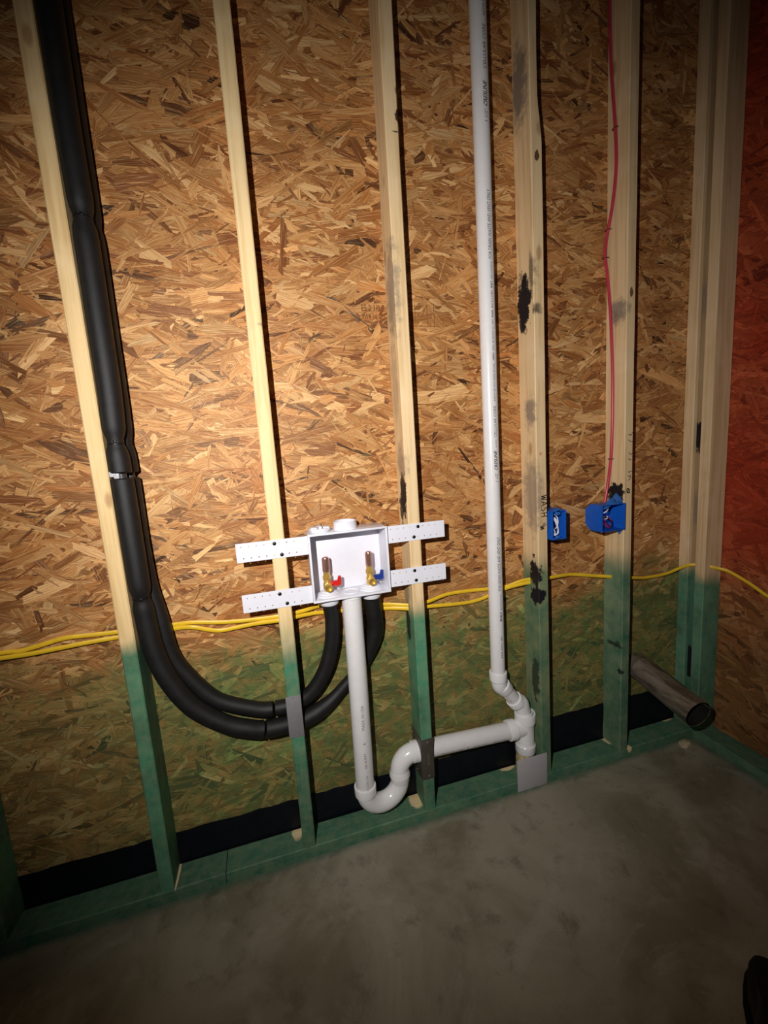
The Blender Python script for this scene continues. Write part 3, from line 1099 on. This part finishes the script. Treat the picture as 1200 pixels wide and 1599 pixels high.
sweep(bm, [C_, C_.lerp(D_, .5), D_], rv, 32)
op = obj('offset_pipe', bm, M_PVC, t)
side = Vector((0, -1, 0)) - d2 * Vector((0, -1, 0)).dot(d2)
side.normalize()
crs = d2.cross(side)
mid = C_ + d2 * 0.040


def on_off(a, b):
    ang = b / rv + 0.5
    q = mid - d2 * a + (side * math.cos(ang) + crs * -math.sin(ang)) * (rv + 0.0004)
    return tuple(q)


stuff(obj('lettering', lettering([('14.3', -0.018, 0.007, 0, 0, 0.014), ('O', 0.004, 0.009, 0, 0.0006, 0)], on_off), M_INKG, op, smooth=0))
bm = bmesh.new()
sweep(bm, smooth_path([D_ - d2 * 0.006, D_.lerp(E_, .5) + Vector((-0.006, 0, -0.004)), E_, F_], 6), 0.0265, 32)
lathe(bm, D_ - d2 * 0.010, d2, [(0, 0.0245), (0, 0.0295), (0.002, 0.0305), (0.026, 0.0302), (0.030, 0.0265)], 32)
lathe(bm, (VX, VY, 0.428), (0, 0, 1), [(0, 0.0265), (0.004, 0.0300), (0.030, 0.0308), (0.033, 0.0300), (0.033, 0.0245)], 32)
obj('vent_elbow', bm, M_PVCFIT, t)
bm = bmesh.new()
sweep(bm, [(VX, VY, 0.445), (VX - 0.001, VY, 1.0), (VX - 0.002, VY, 1.6), (VX - 0.004, VY, 2.2), (VX - 0.008, VY, 2.88)], rv, 36)
vp = obj('vent_pipe', bm, M_PVC, t)


def on_vent(a, b):
    return on_pipe(VX - 0.0022 * max(0, a - 0.4), VY, rv, 0.30)(a, b)


def run(z):       # the print repeats along the pipe
    return [('1 1/2"', z, 0.013, 0, 0, 0.030), ('CRESLINE', z + 0.038, 0.0165, 0.3, 0.0007, 0.064),
            ('PVC-DWV', z + 0.112, 0.0075, 0, 0, 0.026), ('CELLULAR CORE', z + 0.143, 0.0135, 0, 0, 0.098),
            ('ASTM F 891 PVC MADE IN USA', z + 0.255, 0.0095, 0, 0, 0.115), ('-WPO', z + 0.378, 0.010, 0, 0.0004, 0.024),
            ('SDR 35 DWV C-1001', z + 0.408, 0.009, 0, 0, 0.092), ('WAA', z + 0.505, 0.009, 0, 0.0005, 0.022), ('ACCU/30', z + 0.532, 0.0095, 0, 0, 0.05),
            ('TSC', z + 0.588, 0.009, 0, 0, 0.02)]


items = run(1.128)
items = [i for i in items if i[1] < 1.70]
items += [('BUILT', 1.718, 0.010, 0, 0.0005, 0.020), ('(NSF) THIS SIDE 40', 1.744, 0.0075, 0, 0, 0.048),
          ('FOR DRAIN WASTE AND VENT ONLY', 1.800, 0.0150, 0, 0, 0.190),
          ('1 1/2"', 2.165, 0.0135, 0, 0, 0.034), ('CRESLINE', 2.205, 0.0170, 0.3, 0.0007, 0.066), ('CELLULAR CORE', 2.300, 0.0135, 0, 0, 0.11), ('ASTM F 891 PVC MADE IN USA', 2.43, 0.010, 0, 0, 0.16),
          ('30A FSC 40', 0.52, 0.010, 0, 0, 0.08), ('BUILT', 0.655, 0.011, 0, 0.0006, 0.034), ('SCH 40 & SOLID', 0.695, 0.0075, 0, 0, 0.055),
          ('FOR DRAIN WASTE AND VENT ONLY', 0.762, 0.0150, 0, 0, 0.186)]
stuff(obj('lettering', lettering(items, on_vent), M_INK, vp, smooth=0))

# ================================================================== FOAM-COVERED SUPPLY TUBES
def dips(z, base, spots):
    r = base
    for zs, amt, wd in spots:
        r -= amt * math.exp(-((z - zs) / wd) ** 2)
    return r


A_straight = [(0.0640, 0.0175, 2.9), (0.0640, 0.0175, 2.6), (0.0630, 0.0175, 2.3), (0.0625, 0.0175, 2.03), (0.0650, 0.018, 1.834), (0.0645, 0.0175, 1.6), (0.0640, 0.0175, 1.45),
              (0.0600, 0.018, 1.325), (0.0615, 0.018, 1.2), (0.0625, 0.018, 1.05), (0.0630, 0.020, 0.93)]
A_loop = [(0.0630, 0.027, 0.866), (0.071, 0.027, 0.758), (0.097, 0.027, 0.662), (0.149, 0.028, 0.565), (0.225, 0.03, 0.494), (0.29, 0.032, 0.460), (0.329, 0.036, 0.446), (0.391, 0.042, 0.439),
          (0.460, 0.052, 0.440), (0.530, 0.062, 0.466), (0.591, 0.068, 0.512), (0.651, 0.068, 0.566), (0.684, 0.062, 0.628), (0.700, 0.055, 0.693), (0.697, 0.044, 0.751), (0.692, 0.037, 0.8036)]
B_straight = [(0.0695, 0.0590, 2.9), (0.0695, 0.0590, 2.6), (0.0690, 0.0590, 2.3), (0.0690, 0.0590, 2.03), (0.0695, 0.059, 1.834), (0.0690, 0.059, 1.6), (0.0690, 0.059, 1.45),
              (0.0675, 0.059, 1.325), (0.0685, 0.059, 1.2), (0.0690, 0.059, 1.05), (0.0740, 0.059, 0.93)]
B_loop = [(0.089, 0.060, 0.828), (0.101, 0.062, 0.727), (0.133, 0.064, 0.652), (0.204, 0.063, 0.557), (0.312, 0.062, 0.500), (0.367, 0.060, 0.490), (0.426, 0.058, 0.494), (0.482, 0.052, 0.523),
          (0.527, 0.047, 0.587), (0.555, 0.043, 0.668), (0.564, 0.040, 0.751), (0.5590, 0.037, 0.8036)]


def foam_tube(label, pts, gap_z, joint_x, base, zs, tie=True):
    t = thing('insulated_tube', label, 'tube', pts[-1])
    path = smooth_path(pts, 10)
    # split the run: above the bare gap, down to the sleeve joint, and the last sleeve
    i1 = next(i for i, p in enumerate(path) if p.z < gap_z + 0.006)
    i2 = next(i for i, p in enumerate(path) if p.z < gap_z - 0.006)
    i3 = next(i for i, p in enumerate(path) if p.x > joint_x and p.z < 0.6)
    rad = []
    for i, p in enumerate(path):
        r = base
        if p.z > 0.6 and p.x < 0.2:
            r = dips(p.z, base, zs)
        elif p.x > 0.5 and p.y > 0.058:
            r = base - 0.0072 * min(1, (p.y - 0.058) / 0.008)
        rad.append(r)

    def seg(a, b, taper=True):
        pp, rr = path[a:b], rad[a:b]
        rr = rr[:]
        if taper:
            rr[0] -= 0.003
            rr[-1] -= 0.003
            # crisp ends
            pp = [pp[0]] + [pp[0].lerp(pp[1], 0.25)] + pp[1:-1] + [pp[-1].lerp(pp[-2], 0.25), pp[-1]]
            rr = [rr[0], rad[a]] + rr[1:-1] + [rad[b - 1], rr[-1]]
        bm = bmesh.new()
        sweep(bm, pp, rr, 22)
        return obj('foam_sleeve', bm, M_FOAM, t)
    # thin out the dense spline so the gap is sharp
    seg(0, i1 + 1)
    seg(i2, i3)
    seg(i3, len(path))
    g0, g1 = path[i1], path[i2]
    bm = bmesh.new()
    sweep(bm, [g0 + Vector((0, 0, 0.02)), g0, g1, g1 - Vector((0, 0, 0.02))], 0.0125, 16)
    o = obj('bare_tube', bm, M_PEX, t)
    o['label'] = 'bare grey tube showing between two sleeves'
    if tie:
        for z, amt, wd in zs:
            c = min(path, key=lambda p: abs(p.z - z) + (10 if p.x > 0.2 else 0))
            if z < 0.95 and z > 0.88 or z > 1.1:
                bm = bmesh.new()
                rr = base - amt
                sweep(bm, [c + Vector((rr * math.cos(a) * 1.03, rr * math.sin(a) * 1.03, 0)) for a in [2 * math.pi * k / 20 for k in range(21)]], 0.0016, 6, False)
                box(bm, c.x + 0.000, c.x + 0.007, c.y - rr - 0.004, c.y - rr + 0.002, z - 0.004, z + 0.004, 0.001)
                tie_o = obj('cable_tie', bm, M_SCREW, t)
    return t


foam_tube('front black foam-covered tube down the left stud, its lower loop ending under the blue tap', A_straight + A_loop, 1.238, 0.332, 0.0262,
          [(1.834, 0.0075, 0.018), (1.318, 0.0085, 0.02), (0.908, 0.006, 0.018)])
foam_tube('rear black foam-covered tube behind the front one, its upper loop ending under the red tap', B_straight + B_loop, 1.236, 0.365, 0.0228,
          [(1.834, 0.004, 0.018), (1.318, 0.005, 0.02)], False)
bm = bmesh.new()
box(bm, 0.050, 0.0625, -0.0045, 0.006, 1.2265, 1.2495, 0.002)
box(bm, 0.0395, 0.050, -0.001, 0.004, 1.231, 1.2445, 0.0015)
tag(obj('tube_clip', bm, M_TIE, loc=(0.056, 0.0, 1.238)), 'small pale clip in the gap between foam sleeves beside the left stud', 'clip')

# ================================================================== CABLES
Ylow = [(-0.75, 0.07, 0.80), (-0.5, 0.07, 0.792), (-0.295, 0.066, 0.788), (-0.225, 0.066, 0.787), (-0.153, 0.067, 0.790), (-0.09, 0.072, 0.791), (-0.018, 0.080, 0.789), (0.020, 0.0835, 0.788), (0.071, 0.0838, 0.787),
        (0.115, 0.082, 0.787), (0.165, 0.070, 0.787), (0.23, 0.076, 0.762), (0.284, 0.074, 0.763), (0.34, 0.066, 0.768), (0.414, 0.05, 0.772), (0.440, 0.05, 0.773), (0.49, 0.066, 0.770), (0.541, 0.076, 0.765), (0.676, 0.080, 0.750),
        (0.759, 0.072, 0.743), (0.825, 0.05, 0.738), (0.885, 0.058, 0.732), (1.06, 0.075, 0.715), (1.173, 0.068, 0.743), (1.241, 0.055, 0.756), (1.290, 0.046, 0.760)]
Yup = [(-0.75, 0.08, 0.80), (-0.5, 0.08, 0.795), (-0.299, 0.080, 0.797), (-0.258, 0.079, 0.794), (-0.213, 0.076, 0.801), (-0.149, 0.074, 0.812), (-0.088, 0.078, 0.808), (-0.016, 0.082, 0.803), (0.02, 0.0838, 0.802), (0.072, 0.0838, 0.801),
       (0.118, 0.082, 0.799), (0.166, 0.078, 0.798), (0.251, 0.075, 0.785), (0.341, 0.066, 0.781), (0.415, 0.058, 0.782), (0.440, 0.058, 0.783), (0.49, 0.066, 0.785), (0.533, 0.078, 0.787), (0.595, 0.081, 0.785), (0.687, 0.081, 0.764),
       (0.759, 0.072, 0.756), (0.825, 0.05, 0.750), (0.886, 0.06, 0.748), (0.965, 0.072, 0.758), (1.064, 0.078, 0.754), (1.176, 0.07, 0.750), (1.241, 0.055, 0.768), (1.290, 0.046, 0.772)]
for pts, lab in ((Ylow, 'yellow cable, the lower of the two running through the studs behind the washer box'),
                 (Yup, 'yellow cable, the upper of the two running through the studs behind the washer box')):
    bm = bmesh.new()
    sweep(bm, smooth_path(pts, 6), 0.005, 10, True, (0.0032, 0.0062))
    tag(obj('yellow_cable', bm, M_YEL, loc=pts[0]), lab, 'cable', 'yellow cables through the studs')
pts = [(1.290, 0.047, 0.768), (1.325, 0.050, 0.765), (1.366, 0.056, 0.762), (1.42, 0.064, 0.759), (1.469, 0.070, 0.754), (1.565, 0.066, 0.736), (1.639, 0.052, 0.725), (1.73, 0.056, 0.707), (1.815, 0.07, 0.691), (1.912, 0.070, 0.692),
       (1.959, 0.060, 0.707), (2.004, 0.045, 0.722), (2.025, 0.010, 0.728), (2.030, -0.016, 0.727), (2.048, -0.039, 0.722), (2.062, -0.067, 0.714), (2.066, -0.133, 0.687), (2.066, -0.196, 0.656), (2.066, -0.27, 0.636), (2.068, -0.4, 0.640), (2.070, -0.7, 0.66), (2.070, -1.1, 0.645), (2.070, -1.55, 0.66)]
bm = bmesh.new()
sweep(bm, smooth_path(pts, 6), 0.005, 10, True, (0.0032, 0.0062))
tag(obj('yellow_cable', bm, M_YEL, loc=pts[0]), 'single yellow cable from the WASH stud through the corner post onto the red wall', 'cable', 'yellow cables through the studs')

red = [(1.619, 0.082, 2.88), (1.6175, 0.078, 2.623), (1.6175, 0.070, 2.438), (1.6180, 0.050, 2.239), (1.6185, 0.045, 2.123), (1.618, 0.058, 2.015), (1.614, 0.077, 1.925), (1.612, 0.082, 1.866), (1.616, 0.075, 1.801),
       (1.6195, 0.061, 1.650), (1.6200, 0.050, 1.432), (1.6205, 0.052, 1.208), (1.6175, 0.062, 1.092), (1.604, 0.062, 1.018), (1.596, 0.062, 0.985)]
t = thing('red_cable', 'red cable stapled down the stud into the two-gang blue box', 'cable', red[-1])
bm = bmesh.new()
sweep(bm, smooth_path(red, 8), 0.0052, 12)
obj('jacket', bm, M_REDC, t)
rp = smooth_path(red, 8)
for z in (2.24, 1.95, 1.86, 1.165):
    c = min(rp, key=lambda p: abs(p.z - z))
    bm = bmesh.new()
    sweep(bm, [(c.x + 0.010, c.y - 0.0085, c.z), (c.x - 0.005, c.y - 0.0085, c.z), (c.x - 0.0065, c.y - 0.006, c.z), (c.x - 0.0065, c.y + 0.006, c.z), (c.x - 0.005, c.y + 0.0085, c.z), (c.x + 0.010, c.y + 0.0085, c.z)], 0.0011, 6)
    obj('staple', bm, M_STAPLE, t)


# ================================================================== BLUE SWITCH BOXES
def switch_box(bm, x0, x1, z0, z1, y0, y1, w=0.0028, ch=0.0):
    """open-fronted box; ch chamfers the two back corners seen from the side"""
    prof = [(y0, z1), (y1 - ch, z1), (y1, z1 - ch * 0.8), (y1, z0 + ch * 0.8), (y1 - ch, z0), (y0, z0)]
    inn = [(y0, z1 - w), (y1 - ch - w * .3, z1 - w), (y1 - w, z1 - ch * 0.8 - w * .3), (y1 - w, z0 + ch * 0.8 + w * .3), (y1 - ch - w * .3, z0 + w), (y0, z0 + w)]
    rows = {}
    for nm, pr, x in (('a', prof, x0), ('b', inn, x0 + w), ('c', inn, x1 - w), ('d', prof, x1)):
        rows[nm] = [bm.verts.new((x, y, z)) for y, z in pr]
    for nm1, nm2 in (('a', 'd'), ('b', 'c')):
        p, q = rows[nm1], rows[nm2]
        for i in range(5):
            bm.faces.new((p[i], p[i + 1], q[i + 1], q[i]))
    for nm in 'abcd':
        bm.faces.new(rows[nm])
    for i in (0, 5):                                   # front lips
        bm.faces.new((rows['a'][i], rows['b'][i], rows['c'][i], rows['d'][i]))
    bm.faces.new((rows['a'][0], rows['b'][0], rows['b'][5], rows['a'][5]))
    bm.faces.new((rows['d'][0], rows['c'][0], rows['c'][5], rows['d'][5]))
    bmesh.ops.recalc_face_normals(bm, faces=bm.faces)
    return bm


def wire(name, parent, pts, m, r=0.0017):
    bm = bmesh.new()
    sweep(bm, smooth_path(pts, 6), r, 8)
    return obj(name, bm, m, parent)


t = thing('blue_switch_box', 'single-gang blue electrical box with coiled white wires, right of the WASH stud', 'electrical box', (1.344, 0.03, 0.9175))
bm = switch_box(bmesh.new(), 1.3180, 1.3735, 0.9175, 1.0165, -0.012, 0.066, 0.0042)
obj('box_shell', bm, M_BLUE, t, smooth=0)
bm = bmesh.new()
box(bm, 1.334, 1.352, -0.012, -0.004, 1.000, 1.021, 0.002)
lathe(bm, (1.343, -0.008, 1.015), (0, 1, 0), [(0, 0.0), (0, 0.0095), (0.012, 0.0095), (0.012, 0)], 16)
obj('screw_boss', bm, M_BLUED, t)
bm = bmesh.new()
box(bm, 1.3345, 1.349, -0.012, -0.004, 0.918, 0.930, 0.002)
obj('screw_boss', bm, M_BLUED, t)
for off in (0.0, 0.0035, 0.007):
    wire('white_wire', t, [(1.327 + off, 0.045, 0.992), (1.330 + off, 0.016, 1.0 - off), (1.339 + off, 0.006, 0.985), (1.347 + off * .6, 0.004, 0.965), (1.3535 + off * .3, 0.004, 0.948 - off), (1.349 + off * .3, 0.005, 0.932),
                           (1.338, 0.008, 0.928 + off), (1.330, 0.012, 0.933 + off)], M_WIREW, 0.0017)
wire('white_wire', t, [(1.345, 0.05, 1.0), (1.349, 0.012, 0.998), (1.3545, 0.006, 0.98), (1.353, 0.006, 0.962), (1.350, 0.012, 0.95)], M_WIREW, 0.002)
wire('white_wire', t, [(1.329, 0.03, 0.985), (1.332, 0.010, 0.975), (1.337, 0.007, 0.955), (1.343, 0.006, 0.938), (1.340, 0.009, 0.930)], M_WIREW, 0.002)
wire('black_wire', t, [(1.335, 0.04, 0.99), (1.338, 0.012, 0.975), (1.343, 0.009, 0.952), (1.347, 0.012, 0.94)], M_WIREB, 0.002)

t = thing('blue_switch_box', 'two-gang blue electrical box at the end of the red cable', 'electrical box', (1.572, 0.03, 0.92))
bm = switch_box(bmesh.new(), 1.5220, 1.6225, 0.9205, 1.0155, -0.012, 0.068, 0.0026, 0.024)
obj('box_shell', bm, M_BLUE, t, smooth=0)


def slab(bm, pts, y0, y1, axis='Y'):
    """flat polygon given as (a, z), thickened along y, or along x when axis is X"""
    if axis == 'Y':
        f_ = [bm.verts.new((a, y0, z)) for a, z in pts]
        b_ = [bm.verts.new((a, y1, z)) for a, z in pts]
    else:
        f_ = [bm.verts.new((y0, a, z)) for a, z in pts]
        b_ = [bm.verts.new((y1, a, z)) for a, z in pts]
    bm.faces.new(f_)
    bm.faces.new(list(reversed(b_)))
    n = len(pts)
    for i in range(n):
        bm.faces.new((f_[i], b_[i], b_[(i + 1) % n], f_[(i + 1) % n]))
    bmesh.ops.recalc_face_normals(bm, faces=bm.faces)
    return bm


bm = slab(bmesh.new(), [(0.058, 1.012), (0.040, 1.034), (0.028, 1.048), (0.006, 1.030), (-0.002, 1.012)], 1.6185, 1.6222, 'X')
box(bm, 1.560, 1.606, -0.010, 0.004, 1.012, 1.022, 0.002)
slab(bm, [(1.535, 1.000), (1.545, 1.012), (1.566, 1.034), (1.578, 1.036), (1.582, 1.020), (1.566, 1.012), (1.552, 1.002)], -0.006, 0.004)
obj('nailing_bracket', bm, M_BLUED, t)
bm = slab(bmesh.new(), [(0.030, 0.924), (0.012, 0.899), (-0.006, 0.924)], 1.6185, 1.6222, 'X')
obj('nailing_bracket', bm, M_BLUED, t)
wire('white_wire', t, [(1.532, 0.03, 0.975), (1.540, 0.004, 0.985), (1.550, -0.002, 0.992), (1.562, 0.004, 0.998)], M_WIREW, 0.0022)
wire('dark_red_wire', t, [(1.531, 0.02, 0.990), (1.534, 0.0, 0.972), (1.545, -0.002, 0.955), (1.560, 0.0, 0.938), (1.572, 0.0, 0.944), (1.570, 0.0, 0.958), (1.558, 0.006, 0.975)], M_WIRER, 0.002)
wire('dark_red_wire', t, [(1.531, 0.03, 0.965), (1.537, 0.004, 0.952), (1.552, 0.0, 0.936), (1.568, 0.0, 0.930)], M_WIRER, 0.002)
wire('black_wire', t, [(1.535, 0.03, 0.98), (1.546, 0.004, 0.972), (1.562, 0.0, 0.962), (1.574, 0.0, 0.945), (1.566, 0.002, 0.934)], M_WIREB, 0.0024)
wire('white_wire', t, [(1.545, 0.02, 0.96), (1.552, -0.001, 0.965), (1.558, 0.004, 0.973)], M_WIREW, 0.0018)

# ================================================================== DRYER DUCT
t = thing('dryer_duct', 'round galvanised dryer duct sticking out of the wall by the corner, open end forward', 'duct', (1.772, -0.05, 0.25))
p0, p1 = Vector((1.786, 0.0905, 0.327)), Vector((1.767, -0.190, 0.279))
dd = (p1 - p0)
Ld = dd.length
bm = bmesh.new()
lathe(bm, p0, dd, [(0, 0.0500), (0.035, 0.0500), (0.037, 0.0512), (0.041, 0.0512), (0.043, 0.0500), (Ld - 0.05, 0.0503), (Ld - 0.002, 0.0506), (Ld, 0.0506), (Ld, 0.0496), (Ld - 0.004, 0.0496)], 48)
obj('duct_wall', bm, M_DUCT, t)
bm = bmesh.new()
lathe(bm, p0, dd, [(0.0, 0.0), (0.0, 0.0490), (Ld - 0.0015, 0.0494)], 40)
obj('duct_inside', bm, M_DUCTIN, t)  # separate dark surface just within the duct wall
bm = bmesh.new()
d_ = dd.normalized()
u_ = (Vector((0, 0, 1)) - d_ * d_.z).normalized()
v_ = d_.cross(u_)
an = math.radians(75)
s_ = u_ * math.cos(an) * 0.0508 + v_ * -math.sin(an) * 0.0508
sweep(bm, [p0 + s_ + d_ * 0.005, p0 + s_ + d_ * (Ld - 0.004)], 0.0022, 8)
obj('lock_seam', bm, M_DUCT, t)

# ================================================================== BITS ON THE FLOOR
def lump(name, c, r, mat, label, cat, seed):
    rr = random.Random(seed)
    bm = bmesh.new()
    bmesh.ops.create_icosphere(bm, subdivisions=3, radius=1.0)
    for v in bm.verts:
        k = 1 + rr.uniform(-0.12, 0.12) + 0.15 * math.sin(v.co.x * 5 + seed) * math.cos(v.co.y * 6)
        v.co = Vector((v.co.x * r[0] * k + c[0], v.co.y * r[1] * k + c[1], max(-0.0, v.co.z * r[2] * k + c[2])))
    return tag(obj(name, bm, mat, loc=(c[0], c[1], 0), smooth=60), label, cat)


lump('mortar_crumb', (1.928, -0.024, 0.004), (0.026, 0.018, 0.014), M_CRUMB, 'small pale mortar crumb on the concrete below the dryer duct', 'rubble', 3)

# dark boot at the lower right
t = thing('work_boot', 'black work boot on the concrete at the lower right edge', 'boot', (1.372, -0.615, 0.0))
def boot_loft(secs, n=24):
    bm = bmesh.new()
    rings = []
    for (c, fwd_half, w, z0, h) in secs:
        ring = []
        for k in range(n):
            a = 2 * math.pi * k / n
            ca, sa = math.cos(a), math.sin(a)
            x = w * math.copysign(abs(ca) ** 0.75, ca)
            z = z0 + h * (0.5 + 0.5 * math.copysign(abs(sa) ** 0.8, sa))
            ring.append(bm.verts.new((c[0] + x, c[1], z)))
        rings.append(ring)
    for a, b in zip(rings, rings[1:]):
        for k in range(n):
            bm.faces.new((a[k], a[(k + 1) % n], b[(k + 1) % n], b[k]))
    bm.faces.new(list(reversed(rings[0])))
    bm.faces.new(rings[-1])
    bmesh.ops.recalc_face_normals(bm, faces=bm.faces)
    return bm


BXc, BYt = 1.372, -0.615
prof = [(0.0, 0.010, 0.018), (0.006, 0.026, 0.034), (0.018, 0.037, 0.048), (0.04, 0.045, 0.058), (0.07, 0.049, 0.066), (0.11, 0.050, 0.078), (0.15, 0.045, 0.098), (0.19, 0.040, 0.125), (0.23, 0.038, 0.150), (0.27, 0.036, 0.158), (0.29, 0.026, 0.150), (0.295, 0.012, 0.14)]
obj('upper', boot_loft([((BXc + 0.02 * s, BYt - s), 0, w, 0.016, h) for s, w, h in prof]), M_BOOT, t, smooth=80)
obj('sole', boot_loft([((BXc + 0.02 * s, BYt + 0.004 - s * 1.02), 0, w + 0.005, 0.0, 0.022) for s, w, h in prof]), M_SOLE, t, smooth=50)
bm = bmesh.new()
sweep(bm, [(BXc + 0.004, BYt - 0.225, 0.12), (BXc + 0.004, BYt - 0.235, 0.19), (BXc + 0.004, BYt - 0.24, 0.235)], [0.046, 0.045, 0.048], 24)
obj('boot_shaft', bm, M_BOOT, t)
for s, z in ((0.125, 0.100), (0.15, 0.116), (0.175, 0.133)):
    bm = bmesh.new()
    sweep(bm, [(BXc - 0.02, BYt - s, z - 0.006), (BXc, BYt - s, z), (BXc + 0.022, BYt - s, z - 0.006)], 0.0025, 8)
    obj('lace', bm, M_SOLE, t)
t.location = (1.412, -0.643, 0.0)
t.rotation_euler.z = -0.968
